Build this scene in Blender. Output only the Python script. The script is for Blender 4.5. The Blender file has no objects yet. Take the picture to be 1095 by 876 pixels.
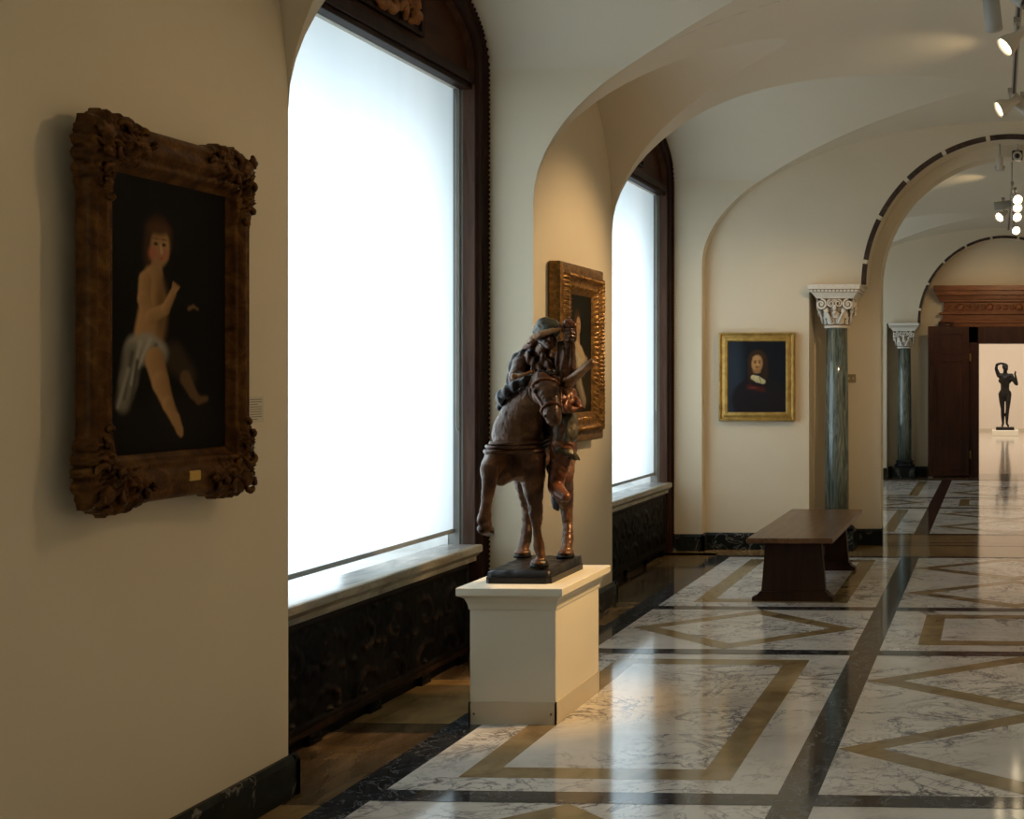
import bpy, bmesh, math, random
import numpy as np
from mathutils import Vector, Matrix, noise, Euler
random.seed(7)
PI = math.pi
sc = bpy.context.scene
C = sc.collection

# ------------------------------------------------------------------ helpers
def link(o, parent=None):
    C.objects.link(o)
    if parent is not None:
        o.parent = parent
    return o

def mesh_obj(name, me, mat=None, parent=None):
    o = bpy.data.objects.new(name, me)
    if mat is not None:
        for m in (mat if isinstance(mat, (list, tuple)) else [mat]):
            me.materials.append(m)
    return link(o, parent)

def tag(o, label=None, cat=None, group=None, kind=None):
    if label: o['label'] = label
    if cat: o['category'] = cat
    if group: o['group'] = group
    if kind: o['kind'] = kind
    return o

def empty(name, loc=(0, 0, 0), rot=None):
    o = bpy.data.objects.new(name, None)
    o.empty_display_size = .1
    o.location = loc
    if rot is not None:
        o.rotation_mode = 'QUATERNION'
        o.rotation_quaternion = rot.to_quaternion()
    return link(o)

def thing(name, label, cat, loc=(0, 0, 0), rot=None, group=None):
    return tag(empty(name, loc, rot), label, cat, group)

class MB:
    """collects shapes of one part"""
    def __init__(s):
        s.v = []; s.f = []; s.m = []; s.sm = []
    def add(s, verts, faces, mi=0, smooth=False):
        n = len(s.v)
        s.v += [tuple(p) for p in verts]
        for f in faces:
            s.f.append(tuple(i + n for i in f)); s.m.append(mi); s.sm.append(smooth)
        return s
    def box(s, x0, x1, y0, y1, z0, z1, mi=0):
        v = [(x, y, z) for z in (z0, z1) for y in (y0, y1) for x in (x0, x1)]
        return s.add(v, [(0, 2, 3, 1), (4, 5, 7, 6), (0, 1, 5, 4), (2, 6, 7, 3), (0, 4, 6, 2), (1, 3, 7, 5)], mi)
    def quad(s, a, b, c, d, mi=0):
        return s.add([a, b, c, d], [(0, 1, 2, 3)], mi)
    def grid(s, P, mi=0, smooth=True, closed_u=False, closed_v=False, flip=False):
        nu, nv = len(P), len(P[0])
        v = [p for r in P for p in r]; f = []
        for i in range(nu if closed_u else nu - 1):
            for j in range(nv if closed_v else nv - 1):
                a, b = i * nv + j, i * nv + (j + 1) % nv
                c, d = ((i + 1) % nu) * nv + (j + 1) % nv, ((i + 1) % nu) * nv + j
                f.append((a, d, c, b) if flip else (a, b, c, d))
        return s.add(v, f, mi, smooth)
    def lathe(s, prof, c=(0, 0, 0), n=32, mi=0, smooth=True, M=None):
        P = []
        for r, z in prof:
            row = []
            for k in range(n):
                a = 2 * PI * k / n
                p = Vector((r * math.cos(a), r * math.sin(a), z))
                if M is not None: p = M @ p
                row.append((p.x + c[0], p.y + c[1], p.z + c[2]))
            P.append(row)
        s.grid(P, mi, smooth, closed_v=True)
        n0 = len(s.v) - n * len(prof)
        s.f.append(tuple(n0 + k for k in range(n))[::-1]); s.m.append(mi); s.sm.append(False)
        n1 = len(s.v) - n
        s.f.append(tuple(n1 + k for k in range(n))); s.m.append(mi); s.sm.append(False)
        return s
    def tube(s, pts, r, n=8, mi=0, smooth=True):
        pts = [Vector(p) for p in pts]
        rs = r if isinstance(r, (list, tuple)) else [r] * len(pts)
        P = []; up = None
        for i, p in enumerate(pts):
            t = (pts[min(i + 1, len(pts) - 1)] - pts[max(i - 1, 0)]).normalized()
            if up is None:
                up = Vector((0, 0, 1)) if abs(t.z) < .9 else Vector((1, 0, 0))
            a = t.cross(up).normalized(); b = a.cross(t).normalized(); up = b
            P.append([tuple(p + rs[i] * (math.cos(2 * PI * k / n) * a + math.sin(2 * PI * k / n) * b)) for k in range(n)])
        s.grid(P, mi, smooth, closed_v=True)
        n1 = len(s.v)
        s.f.append(tuple(range(n1 - n, n1))); s.m.append(mi); s.sm.append(smooth)
        s.f.append(tuple(range(n1 - n * len(pts), n1 - n * len(pts) + n))[::-1]); s.m.append(mi); s.sm.append(smooth)
        return s
    def ball(s, c, r, n=10, mi=0, M=None):
        rr = r if isinstance(r, (list, tuple)) else (r, r, r)
        v = []; f = []
        m = max(4, n // 2 + 1)
        for i in range(m + 1):
            th = PI * i / m
            for k in range(n):
                a = 2 * PI * k / n
                p = Vector((rr[0] * math.sin(th) * math.cos(a), rr[1] * math.sin(th) * math.sin(a), rr[2] * math.cos(th)))
                if M is not None: p = M @ p
                v.append((p.x + c[0], p.y + c[1], p.z + c[2]))
        for i in range(m):
            for k in range(n):
                f.append((i * n + k, (i + 1) * n + k, (i + 1) * n + (k + 1) % n, i * n + (k + 1) % n))
        return s.add(v, f, mi, True)
    def prism(s, poly, axis, a0, a1, mi=0, smooth=False):
        """extrude a 2D polygon along axis; poly given in the other two axes in order"""
        def mk(p, a):
            return {0: (a, p[0], p[1]), 1: (p[0], a, p[1]), 2: (p[0], p[1], a)}[axis]
        n = len(poly)
        v = [mk(p, a0) for p in poly] + [mk(p, a1) for p in poly]
        s.add(v, [tuple(range(n))[::-1], tuple(range(n, 2 * n))], mi)
        s.add(v, [(i, (i + 1) % n, n + (i + 1) % n, n + i) for i in range(n)], mi, smooth)
        return s
    def build(s, name, mat, parent=None, weld=True, bevel=0, fix=True):
        me = bpy.data.meshes.new(name)
        me.from_pydata(s.v, [], s.f)
        me.polygons.foreach_set('material_index', s.m)
        me.polygons.foreach_set('use_smooth', s.sm)
        if weld or fix:
            bm = bmesh.new(); bm.from_mesh(me)
            if weld: bmesh.ops.remove_doubles(bm, verts=bm.verts, dist=1e-5)
            if fix: bmesh.ops.recalc_face_normals(bm, faces=bm.faces)
            bm.to_mesh(me); bm.free()
        o = mesh_obj(name, me, mat, parent)
        if bevel:
            b = o.modifiers.new('Bevel', 'BEVEL'); b.width = bevel; b.segments = 2; b.limit_method = 'ANGLE'
            b.harden_normals = False
        return o

# ------------------------------------------------------------------ materials
def new_mat(name):
    m = bpy.data.materials.new(name); m.use_nodes = True
    nt = m.node_tree
    return m, nt, nt.nodes['Principled BSDF']

def N(nt, typ, **kw):
    n = nt.nodes.new(typ)
    for k, v in kw.items():
        if k in n.inputs: n.inputs[k].default_value = v
        else: setattr(n, k, v)
    return n

def ramp(nt, fac, stops):
    r = nt.nodes.new('ShaderNodeValToRGB')
    e = r.color_ramp.elements
    while len(e) < len(stops): e.new(.5)
    for i, (p, c) in enumerate(stops):
        e[i].position = p; e[i].color = (*c, 1) if len(c) == 3 else c
    nt.links.new(fac, r.inputs['Fac'])
    return r.outputs['Color']

def coords(nt, scale=(1, 1, 1), use_slab=False):
    tc = nt.nodes.new('ShaderNodeTexCoord'); out = tc.outputs['Object']
    if use_slab:
        at = N(nt, 'ShaderNodeAttribute', attribute_name='slab')
        ad = N(nt, 'ShaderNodeVectorMath', operation='ADD')
        nt.links.new(out, ad.inputs[0]); nt.links.new(at.outputs['Vector'], ad.inputs[1]); out = ad.outputs[0]
    mp = nt.nodes.new('ShaderNodeMapping'); mp.inputs['Scale'].default_value = scale
    nt.links.new(out, mp.inputs['Vector'])
    return mp.outputs['Vector']

def noise_tex(nt, vec, scale, detail=4, rough=.55, dist=0):
    n = N(nt, 'ShaderNodeTexNoise', Scale=scale, Detail=detail, Roughness=rough, Distortion=dist)
    nt.links.new(vec, n.inputs['Vector'])
    return n.outputs['Fac']

def mixc(nt, fac, a, b, blend='MIX'):
    m = nt.nodes.new('ShaderNodeMix'); m.data_type = 'RGBA'; m.blend_type = blend
    def put(sock, v):
        if isinstance(v, (tuple, list)): sock.default_value = (*v[:3], 1)
        elif isinstance(v, (int, float)): sock.default_value = v
        else: nt.links.new(v, sock)
    put(m.inputs[0], fac); put(m.inputs[6], a); put(m.inputs[7], b)
    return m.outputs[2]

def bump(nt, bsdf, h, strength=.3, dist=.01):
    b = N(nt, 'ShaderNodeBump', Strength=strength, Distance=dist)
    nt.links.new(h, b.inputs['Height']); nt.links.new(b.outputs['Normal'], bsdf.inputs['Normal'])

def flat_mat(name, col, rough=.5, metal=0, var=.12, scale=8, bmp=0, spec=.5):
    m, nt, b = new_mat(name)
    v = coords(nt); f = noise_tex(nt, v, scale, 5)
    lo = tuple(max(0, c * (1 - var)) for c in col); hi = tuple(c * (1 + var) for c in col)
    nt.links.new(ramp(nt, f, [(.3, lo), (.7, hi)]), b.inputs['Base Color'])
    b.inputs['Roughness'].default_value = rough; b.inputs['Metallic'].default_value = metal
    b.inputs['Specular IOR Level'].default_value = spec
    if bmp: bump(nt, b, noise_tex(nt, v, scale * 12, 3), bmp, .003)
    return m

M = {}
M['paint'] = flat_mat('wall_paint', (.76, .665, .505), .72, var=.025, scale=1.5, spec=.25)
M['paint_ceiling'] = flat_mat('ceiling_paint', (.76, .685, .55), .8, var=.02, scale=1.2, spec=.2)
M['white_paint'] = flat_mat('plinth_paint', (.80, .75, .62), .5, var=.015, scale=2, spec=.3)
M['white_room'] = flat_mat('white_gallery_paint', (.80, .71, .60), .8, var=.02, scale=1, spec=.2)
M['plinth_strip'] = flat_mat('clear_skirting', (.62, .55, .42), .25, var=.02, scale=2)
M['screw'] = flat_mat('brass_screw', (.25, .16, .07), .35, 1)

def marble_white():
    m, nt, b = new_mat('white_marble')
    v = coords(nt, (1, 1, 1), True)
    def veins(scale, dist, w, sx):
        mp = N(nt, 'ShaderNodeMapping'); mp.inputs['Scale'].default_value = sx
        nt.links.new(v, mp.inputs['Vector'])
        n = noise_tex(nt, mp.outputs['Vector'], scale, 6, .6, dist)
        s = N(nt, 'ShaderNodeMath', operation='SUBTRACT'); s.inputs[1].default_value = .5; nt.links.new(n, s.inputs[0])
        a = N(nt, 'ShaderNodeMath', operation='ABSOLUTE'); nt.links.new(s.outputs[0], a.inputs[0])
        return ramp(nt, a.outputs[0], [(0, (1, 1, 1)), (w * .35, (.55, .55, .55)), (w, (0, 0, 0))])
    v1 = veins(2.6, 1.1, .030, (1, 1.25, 1)); v2 = veins(7.0, .8, .026, (1, 1.2, 1))
    patch = ramp(nt, noise_tex(nt, v, 1.4, 3), [(.38, (0, 0, 0)), (.60, (1, 1, 1))])
    cloud = ramp(nt, noise_tex(nt, v, 3.0, 5), [(.25, (.66, .62, .56)), (.65, (.86, .82, .76))])
    k1 = mixc(nt, patch, (.0, .0, .0), v1); k2 = mixc(nt, patch, (0, 0, 0), v2)
    c = mixc(nt, k2, cloud, (.20, .175, .185)); c = mixc(nt, k1, c, (.09, .075, .09))
    nt.links.new(c, b.inputs['Base Color'])
    b.inputs['Roughness'].default_value = .085
    return m
M['marble_white'] = marble_white()

def marble_flow(name, stops, scale, stretch, rough, dist=1.2, slab=True):
    m, nt, b = new_mat(name)
    v = coords(nt, stretch, slab)
    n = noise_tex(nt, v, scale, 7, .6, dist)
    nt.links.new(ramp(nt, n, stops), b.inputs['Base Color'])
    b.inputs['Roughness'].default_value = rough
    return m
M['marble_tan'] = marble_flow('tan_marble', [(.3, (.19, .125, .055)), (.5, (.31, .22, .105)), (.7, (.40, .29, .15))], 3.5, (1, 1, 1), .09)
M['marble_brown'] = marble_flow('brown_border_marble', [(.3, (.05, .031, .016)), (.5, (.12, .078, .042)), (.7, (.23, .155, .085))], 2.2, (2.2, .5, 1), .10)
M['marble_gold'] = marble_flow('golden_border_marble', [(.3, (.20, .12, .045)), (.6, (.36, .23, .10)), (.8, (.46, .33, .17))], 3, (1, .6, 1), .10)
M['marble_red'] = marble_flow('dark_red_marble', [(.3, (.022, .012, .01)), (.6, (.06, .03, .022)), (.8, (.12, .07, .05))], 4, (1, 1, 1), .09)
def marble_dark():
    m, nt, b = new_mat('dark_marble')
    v = coords(nt, (1, 1, 1), True)
    n = noise_tex(nt, v, 5, 8, .65, 1.5)
    base = ramp(nt, n, [(.3, (.012, .014, .018)), (.55, (.035, .038, .045)), (.75, (.09, .09, .095))])
    n2 = noise_tex(nt, v, 9, 5, .6, 1.0)
    s = N(nt, 'ShaderNodeMath', operation='SUBTRACT'); s.inputs[1].default_value = .53; nt.links.new(n2, s.inputs[0])
    a = N(nt, 'ShaderNodeMath', operation='ABSOLUTE'); nt.links.new(s.outputs[0], a.inputs[0])
    k = ramp(nt, a.outputs[0], [(0, (.8, .8, .8)), (.012, (0, 0, 0))])
    nt.links.new(mixc(nt, k, base, (.34, .35, .36)), b.inputs['Base Color'])
    b.inputs['Roughness'].default_value = .085
    return m
M['marble_dark'] = marble_dark()
def marble_base():
    m, nt, b = new_mat('black_skirting_marble')
    v = coords(nt)
    n = noise_tex(nt, v, 4, 8, .65, 1.5)
    base = ramp(nt, n, [(.35, (.006, .008, .008)), (.6, (.02, .024, .022)), (.8, (.06, .06, .055))])
    n2 = noise_tex(nt, v, 3.2, 6, .6, 1.4)
    s = N(nt, 'ShaderNodeMath', operation='SUBTRACT'); s.inputs[1].default_value = .55; nt.links.new(n2, s.inputs[0])
    a = N(nt, 'ShaderNodeMath', operation='ABSOLUTE'); nt.links.new(s.outputs[0], a.inputs[0])
    k = ramp(nt, a.outputs[0], [(0, (.9, .9, .9)), (.015, (0, 0, 0))])
    nt.links.new(mixc(nt, k, base, (.24, .22, .19)), b.inputs['Base Color'])
    b.inputs['Roughness'].default_value = .3; b.inputs['Specular IOR Level'].default_value = .12
    return m
M['marble_base'] = marble_base()
def sill_marble():
    return marble_flow('grey_sill_marble', [(.3, (.16, .17, .18)), (.5, (.36, .37, .37)), (.7, (.62, .61, .58))], 5, (1, .5, 1), .25, slab=False)
M['sill'] = sill_marble()
M['sill_edge'] = marble_flow('tan_sill_edge', [(.3, (.16, .13, .08)), (.5, (.33, .29, .2)), (.7, (.5, .46, .36))], 9, (1, .4, 1), .3, slab=False)
def cipollino():
    m, nt, b = new_mat('green_veined_marble')
    v = coords(nt, (5.5, 5.5, .55))
    n = noise_tex(nt, v, 2.2, 7, .6, 1.6)
    c = ramp(nt, n, [(.25, (.012, .020, .017)), (.40, (.034, .056, .050)), (.5, (.17, .205, .18)), (.57, (.055, .08, .07)), (.67, (.26, .27, .20)), (.8, (.03, .048, .04))])
    nt.links.new(c, b.inputs['Base Color']); b.inputs['Roughness'].default_value = .10; b.inputs['Specular IOR Level'].default_value = .95
    return m
M['cipollino'] = cipollino()
def stone(name, hi, lo, bmp=.5):
    m, nt, b = new_mat(name)
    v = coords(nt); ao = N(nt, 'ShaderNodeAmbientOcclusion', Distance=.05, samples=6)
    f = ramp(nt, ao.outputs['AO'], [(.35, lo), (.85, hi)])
    n = noise_tex(nt, v, 30, 4)
    c = mixc(nt, .25, f, ramp(nt, n, [(.3, (.5, .42, .3)), (.6, (.85, .82, .76))]), 'MULTIPLY')
    nt.links.new(c, b.inputs['Base Color']); b.inputs['Roughness'].default_value = .6
    bump(nt, b, noise_tex(nt, v, 90, 4), bmp, .004)
    return m
M['capital'] = stone('carved_white_stone', (.86, .82, .74), (.22, .12, .05))

def wood(name, cols, scale=1.0, stretch=(14, 1, 14), rough=.35, spec=.35):
    m, nt, b = new_mat(name)
    v = coords(nt, tuple(s * scale for s in stretch))
    n = noise_tex(nt, v, 1.6, 7, .6, .8)
    nt.links.new(ramp(nt, n, [(.3, cols[0]), (.52, cols[1]), (.72, cols[2])]), b.inputs['Base Color'])
    b.inputs['Roughness'].default_value = rough; b.inputs['Specular IOR Level'].default_value = spec
    bump(nt, b, n, .08, .004)
    return m
M['bench_wood'] = wood('brown_bench_wood', [(.07, .030, .011), (.15, .070, .027), (.23, .12, .05)], rough=.28)
M['bench_leg'] = wood('dark_bench_wood', [(.018, .007, .003), (.038, .015, .006), (.055, .023, .010)], stretch=(10, 10, 1.2), rough=.45, spec=.2)
M['frame_wood'] = wood('dark_window_wood', [(.012, .004, .002), (.026, .009, .005), (.045, .017, .010)], stretch=(9, 9, 1), rough=.45, spec=.12)
M['frame_wood_inner'] = wood('mauve_window_wood', [(.055, .026, .016), (.10, .050, .032), (.145, .078, .052)], stretch=(9, 9, 1), rough=.45, spec=.2)
M['frame_grey'] = flat_mat('grey_window_metal', (.22, .215, .20), .5, 0, .1)
M['panel_wood'] = wood('tympanum_wood', [(.03, .010, .004), (.055, .019, .007), (.075, .028, .010)], stretch=(4, 1, 6), rough=.45, spec=.12)
M['door_wood'] = wood('red_brown_door_wood', [(.025, .006, .003), (.05, .013, .006), (.075, .021, .009)], stretch=(8, 8, 1), rough=.35)
M['cornice_wood'] = wood('carved_cornice_wood', [(.12, .035, .010), (.22, .07, .02), (.30, .10, .032)], stretch=(1.5, 8, 8), rough=.35)

def shaded_patina(name, lo, mid, hi, rough=.35, metal=.0, scale=14, aod=.03, spec=.4):
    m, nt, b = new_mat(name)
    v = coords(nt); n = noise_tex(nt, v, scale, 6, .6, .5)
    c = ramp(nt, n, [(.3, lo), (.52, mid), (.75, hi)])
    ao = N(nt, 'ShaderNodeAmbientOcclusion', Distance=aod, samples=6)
    k = ramp(nt, ao.outputs['AO'], [(.25, (.12, .12, .12)), (.8, (1, 1, 1))])  # creases darkened by occlusion, shade multiplied into the patina colour
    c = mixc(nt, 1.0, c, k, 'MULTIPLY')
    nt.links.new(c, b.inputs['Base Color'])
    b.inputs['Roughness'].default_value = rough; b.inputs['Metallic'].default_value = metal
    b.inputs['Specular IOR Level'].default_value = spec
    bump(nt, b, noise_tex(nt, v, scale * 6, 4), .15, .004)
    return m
M['gilt_dark'] = shaded_patina('worn_dark_gilding', (.035, .013, .003), (.095, .040, .009), (.20, .092, .022), .42, .3, 18, .03, .12)
M['gilt'] = shaded_patina('antique_gilding', (.07, .030, .008), (.24, .115, .025), (.46, .25, .06), .35, .5, 28, .02)
M['gilt_bright'] = shaded_patina('bright_gilding', (.30, .165, .04), (.47, .285, .07), (.62, .40, .12), .32, .55, 12, .02)
M['gilt_wear'] = flat_mat('rubbed_bright_gilding', (.55, .36, .08), .35, .4)
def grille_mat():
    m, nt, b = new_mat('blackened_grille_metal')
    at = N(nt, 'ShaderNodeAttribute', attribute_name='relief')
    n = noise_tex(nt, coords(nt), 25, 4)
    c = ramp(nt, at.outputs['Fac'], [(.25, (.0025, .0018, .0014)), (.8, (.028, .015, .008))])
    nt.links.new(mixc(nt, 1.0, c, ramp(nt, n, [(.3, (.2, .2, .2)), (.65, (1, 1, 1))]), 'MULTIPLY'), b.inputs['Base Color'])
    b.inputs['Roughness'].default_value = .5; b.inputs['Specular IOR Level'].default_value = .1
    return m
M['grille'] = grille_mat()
M['bronze_horse'] = shaded_patina('brown_statue_horse', (.032, .013, .006), (.105, .045, .019), (.25, .135, .068), .30, .2, 9, .07)
M['bronze_rider'] = shaded_patina('dark_statue_rider', (.028, .011, .005), (.085, .033, .013), (.19, .085, .034), .28, .25, 12, .06)
M['bronze_green'] = shaded_patina('greenish_statue_patina', (.028, .026, .018), (.06, .052, .032), (.12, .10, .06), .35, .25, 10, .05)
M['bronze_red'] = shaded_patina('red_brown_statue_leather', (.07, .02, .009), (.15, .05, .02), (.24, .10, .045), .3, .2, 10, .04)
M['bronze_black'] = shaded_patina('black_statue_base', (.006, .005, .005), (.014, .012, .011), (.03, .026, .024), .35, .3, 10, .04)
M['bronze_blue'] = shaded_patina('dark_statue_cloak', (.008, .006, .007), (.02, .015, .016), (.045, .035, .036), .35, .2, 10, .04)
M['bronze_light'] = shaded_patina('rubbed_light_bronze', (.16, .07, .025), (.30, .145, .055), (.46, .26, .12), .30, .2, 12, .04)
M['bronze_figure'] = shaded_patina('dark_bronze_figure', (.003, .003, .003), (.007, .006, .005), (.014, .012, .010), .4, .3, 5, .05)
M['lamp_white'] = flat_mat('lamp_housing', (.62, .58, .50), .45, 0, .02)
M['lamp_grey'] = flat_mat('grey_lamp_housing', (.42, .42, .40), .4, 0, .02)
M['track'] = flat_mat('track_metal', (.45, .42, .36), .4, .2, .02)
M['track_slot'] = flat_mat('track_slot', (.03, .028, .025), .5)
M['black_plastic'] = flat_mat('black_plastic', (.012, .012, .012), .3)
M['card'] = flat_mat('wall_card', (.66, .60, .47), .6, 0, .01)
M['ink'] = flat_mat('grey_print', (.22, .19, .14), .8, 0, .01)
M['switch'] = flat_mat('switch_plate', (.30, .235, .14), .4, .2, .02)
def emis(name, col, st):
    m, nt, b = new_mat(name)
    b.inputs['Base Color'].default_value = (*col, 1)
    b.inputs['Emission Color'].default_value = (*col, 1); b.inputs['Emission Strength'].default_value = st
    return m
M['lens'] = emis('glowing_lamp_lens', (1, .80, .5), 9)
def shade_mat():
    m, nt, b = new_mat('translucent_shade_fabric')
    out = nt.nodes['Material Output']; nt.nodes.remove(b)
    t = N(nt, 'ShaderNodeBsdfTranslucent'); d = N(nt, 'ShaderNodeBsdfDiffuse')
    v = coords(nt, (1, 1.0, .15)); n = noise_tex(nt, v, 2.2, 3)
    nt.links.new(ramp(nt, n, [(.3, (.80, .86, .88)), (.7, (.93, .95, .95))]), t.inputs['Color'])
    d.inputs['Color'].default_value = (.75, .74, .70, 1)
    mx = N(nt, 'ShaderNodeMixShader'); mx.inputs[0].default_value = .22
    nt.links.new(t.outputs[0], mx.inputs[1]); nt.links.new(d.outputs[0], mx.inputs[2])
    nt.links.new(mx.outputs[0], out.inputs['Surface'])
    return m
M['shade'] = shade_mat()
M['hem'] = flat_mat('shade_bottom_bar', (.35, .37, .37), .5)
M['chain'] = flat_mat('shade_chain', (.45, .45, .43), .4)
M['reveal'] = flat_mat('added_reveal', (.75, .76, .75), .7)
def canvas_mat():
    m, nt, b = new_mat('painted_canvas')
    at = N(nt, 'ShaderNodeAttribute', attribute_name='paint')
    nt.links.new(at.outputs['Color'], b.inputs['Base Color'])
    b.inputs['Roughness'].default_value = .5; b.inputs['Specular IOR Level'].default_value = .06
    bump(nt, b, noise_tex(nt, coords(nt), 90, 3), .12, .002)
    return m
M['canvas'] = canvas_mat()

# ------------------------------------------------------------------ room dimensions
CX = .14                    # centre line of the gallery
XW = -2.70                  # left wall face
XWR = 2 * CX - XW
XF = -3.00                  # window plane
ZS, RISE, HB = 2.62, 1.33, CX - XW
ZW, ZCROWN = 3.40, 3.945    # window vault springing and crown
YB, YE = -.72, 11.20        # gallery near and far end
Y2B, Y2E = 12.10, 19.20     # second gallery
PIERS = [(-.72, .68), (3.13, 4.55), (7.01, 8.47)]
WINS = [(.68, 3.13), (4.55, 7.01), (8.47, 11.08)]
PIERS2 = [(12.10, 12.34), (14.85, 16.3)]
WINS2 = [(12.34, 14.85), (16.3, 18.9)]

def zb(X):
    u = max(-1, min(1, (X - CX) / HB)); return ZS + RISE * math.sqrt(1 - u * u)
def xb(z):
    u = max(0, min(1, (z - ZS) / RISE)); return CX - HB * math.sqrt(1 - u * u)

def vault(name, bays, ends):
    mb = MB()
    NB = 22
    def barrel_row(Y, xg):
        r = []
        a0 = math.acos(max(-1, min(1, (CX - xg) / HB)))
        for k in range(NB + 1):
            a = a0 + (PI / 2 - a0) * k / NB
            r.append((CX - HB * math.cos(a), Y, ZS + RISE * math.sin(a)))
        return r
    def mir(rows): return [[(2 * CX - p[0], p[1], p[2]) for p in r] for r in rows]
    for kind, y0, y1 in bays:
        yc, hw = (y0 + y1) / 2, (y1 - y0) / 2
        cross = []; barrel = []; crossr = []
        n = 40
        for i in range(n + 1):
            t = -PI / 2 + PI * i / n
            Y = yc + hw * math.sin(t); c = max(0.0, math.cos(t))
            if kind == 'win':
                zl = ZW + (ZCROWN - ZW) * c
                xg = xb(zl); x0 = XF - .14
                zf = lambda X, zl=zl: zl
            else:
                if y1 - y0 < .5: hgt = .55
                else: hgt = 1.0
                zf = lambda X, c=c, hgt=hgt: ZS + (hgt + .10 * (X - XW)) * c
                lo, hi = XW, CX
                for _ in range(40):
                    m_ = (lo + hi) / 2
                    if zb(m_) < zf(m_): lo = m_
                    else: hi = m_
                xg = lo if c > 1e-4 else XW
                x0 = XW - .02
            cross.append([(x0 + (xg - x0) * k / 8, Y, zf(x0 + (xg - x0) * k / 8)) for k in range(9)])
            x0r = XW - .02
            crossr.append([(x0r + (xg - x0r) * k / 8, Y, zf(x0r + (xg - x0r) * k / 8)) for k in range(9)])
            barrel.append(barrel_row(Y, xg))
        mb.grid(cross, 0); mb.grid(mir(crossr), 0)
        mb.grid(barrel, 0); mb.grid(mir(barrel), 0)
    for y0, y1 in ends:
        rows = [barrel_row(y0, XW), barrel_row(y1, XW)]
        mb.grid(rows, 0); mb.grid(mir(rows), 0)
    o = mb.build(name, M['paint_ceiling'], weld=False, fix=False)
    return tag(o, kind='structure')

vault('ceiling', [('pier', *p) for p in PIERS] + [('win', *w) for w in WINS], [(11.08, 11.20)])
vault('ceiling', [('pier', *p) for p in PIERS2] + [('win', *w) for w in WINS2], [(18.9, 19.2)])

def left_wall(piers, wins, y0, y1, ends):
    mb = MB()
    for a, b in piers + ends:
        mb.quad((XW, a, -.02), (XW, b, -.02), (XW, b, 3.72), (XW, a, 3.72))
    for a, b in wins:
        for Y in (a, b):
            poly = [(XF - .14, Y, -.02), (XF - .14, Y, ZW), (xb(ZW), Y, ZW)]
            for k in range(1, 15):
                z = ZW + (ZS - ZW) * k / 14
                poly.append((xb(z), Y, z))
            poly += [(XW, Y, -.02)]
            mb.add(poly, [tuple(range(len(poly)))])
        mb.quad((XF - .02, a, -.02), (XF - .02, b, -.02), (XF - .02, b, .64), (XF - .02, a, .64))
    o = mb.build('wall_left', M['paint'], weld=False, fix=False)
    tag(o, kind='structure')
left_wall(PIERS, WINS, YB, YE, [(11.08, 11.2)])
left_wall(PIERS2, WINS2, Y2B, Y2E, [(18.9, 19.2)])
tag(MB().quad((XWR, YB, 0), (XWR, YE, 0), (XWR, YE, 3.98), (XWR, YB, 3.98)).build('wall_right', M['paint'], fix=False), kind='structure')
tag(MB().quad((XWR, Y2B, 0), (XWR, Y2E, 0), (XWR, Y2E, 3.98), (XWR, Y2B, 3.98)).build('wall_right', M['paint'], fix=False), kind='structure')
tag(MB().quad((XF - .2, YB, 0), (XWR, YB, 0), (XWR, YB, 4), (XF - .2, YB, 4)).build('wall_back', M['paint'], fix=False), kind='structure')

# far walls with their two-order arches
AZ, RO, RI = 2.45, 1.345, 1.235
NX = CX - 1.87              # niche outer edge (left)
def arch_poly(R, z0=0.0, n=40, half=None, ztop=2.45):
    half = R if half is None else half
    pts = [(CX - half, z0)]
    if abs(half - R) > 1e-6:
        pts += [(CX - half, ztop), (CX - R, ztop)]
    for k in range(n + 1):
        a = PI - PI * k / n
        pts.append((CX + R * math.cos(a), AZ + R * math.sin(a)))
    if abs(half - R) > 1e-6:
        pts += [(CX + R, ztop), (CX + half, ztop)]
    pts.append((CX + half, z0))
    return pts
def wall_with_hole(mb, Y, hole, x0, x1, zt):
    """flat wall at Y with a polygonal doorway: strips from the hole edge to the outline"""
    bm_outer = []
    n = len(hole)
    for i in range(n - 1):
        (xa, za), (xc, zc) = hole[i], hole[i + 1]
        def out(x, z, i):
            return None
        # fan outwards: project to outer box from arch centre
        def proj(x, z):
            if z <= AZ: return (x0 if x < CX else x1, z)
            dx, dz = x - CX, z - AZ
            s = 1e9
            if dx < -1e-6: s = min(s, (x0 - CX) / dx)
            if dx > 1e-6: s = min(s, (x1 - CX) / dx)
            if dz > 1e-6: s = min(s, (zt - AZ) / dz)
            return (CX + dx * s, AZ + dz * s)
        pa, pc = proj(xa, za), proj(xc, zc)
        mb.quad((xa, Y, za), (xc, Y, zc), (pc[0], Y, pc[1]), (pa[0], Y, pa[1]))
        # corner filler
        if zt in (pa[1], pc[1]) and abs(pa[1] - pc[1]) > 1e-5:
            cx = x0 if xa < CX else x1
            mb.add([(pa[0], Y, pa[1]), (pc[0], Y, pc[1]), (cx, Y, zt)], [(0, 1, 2)])
def soffit(mb, prof, ya, yb):
    mb.grid([[(x, ya, z) for x, z in prof], [(x, yb, z) for x, z in prof]], 0, False)

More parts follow.
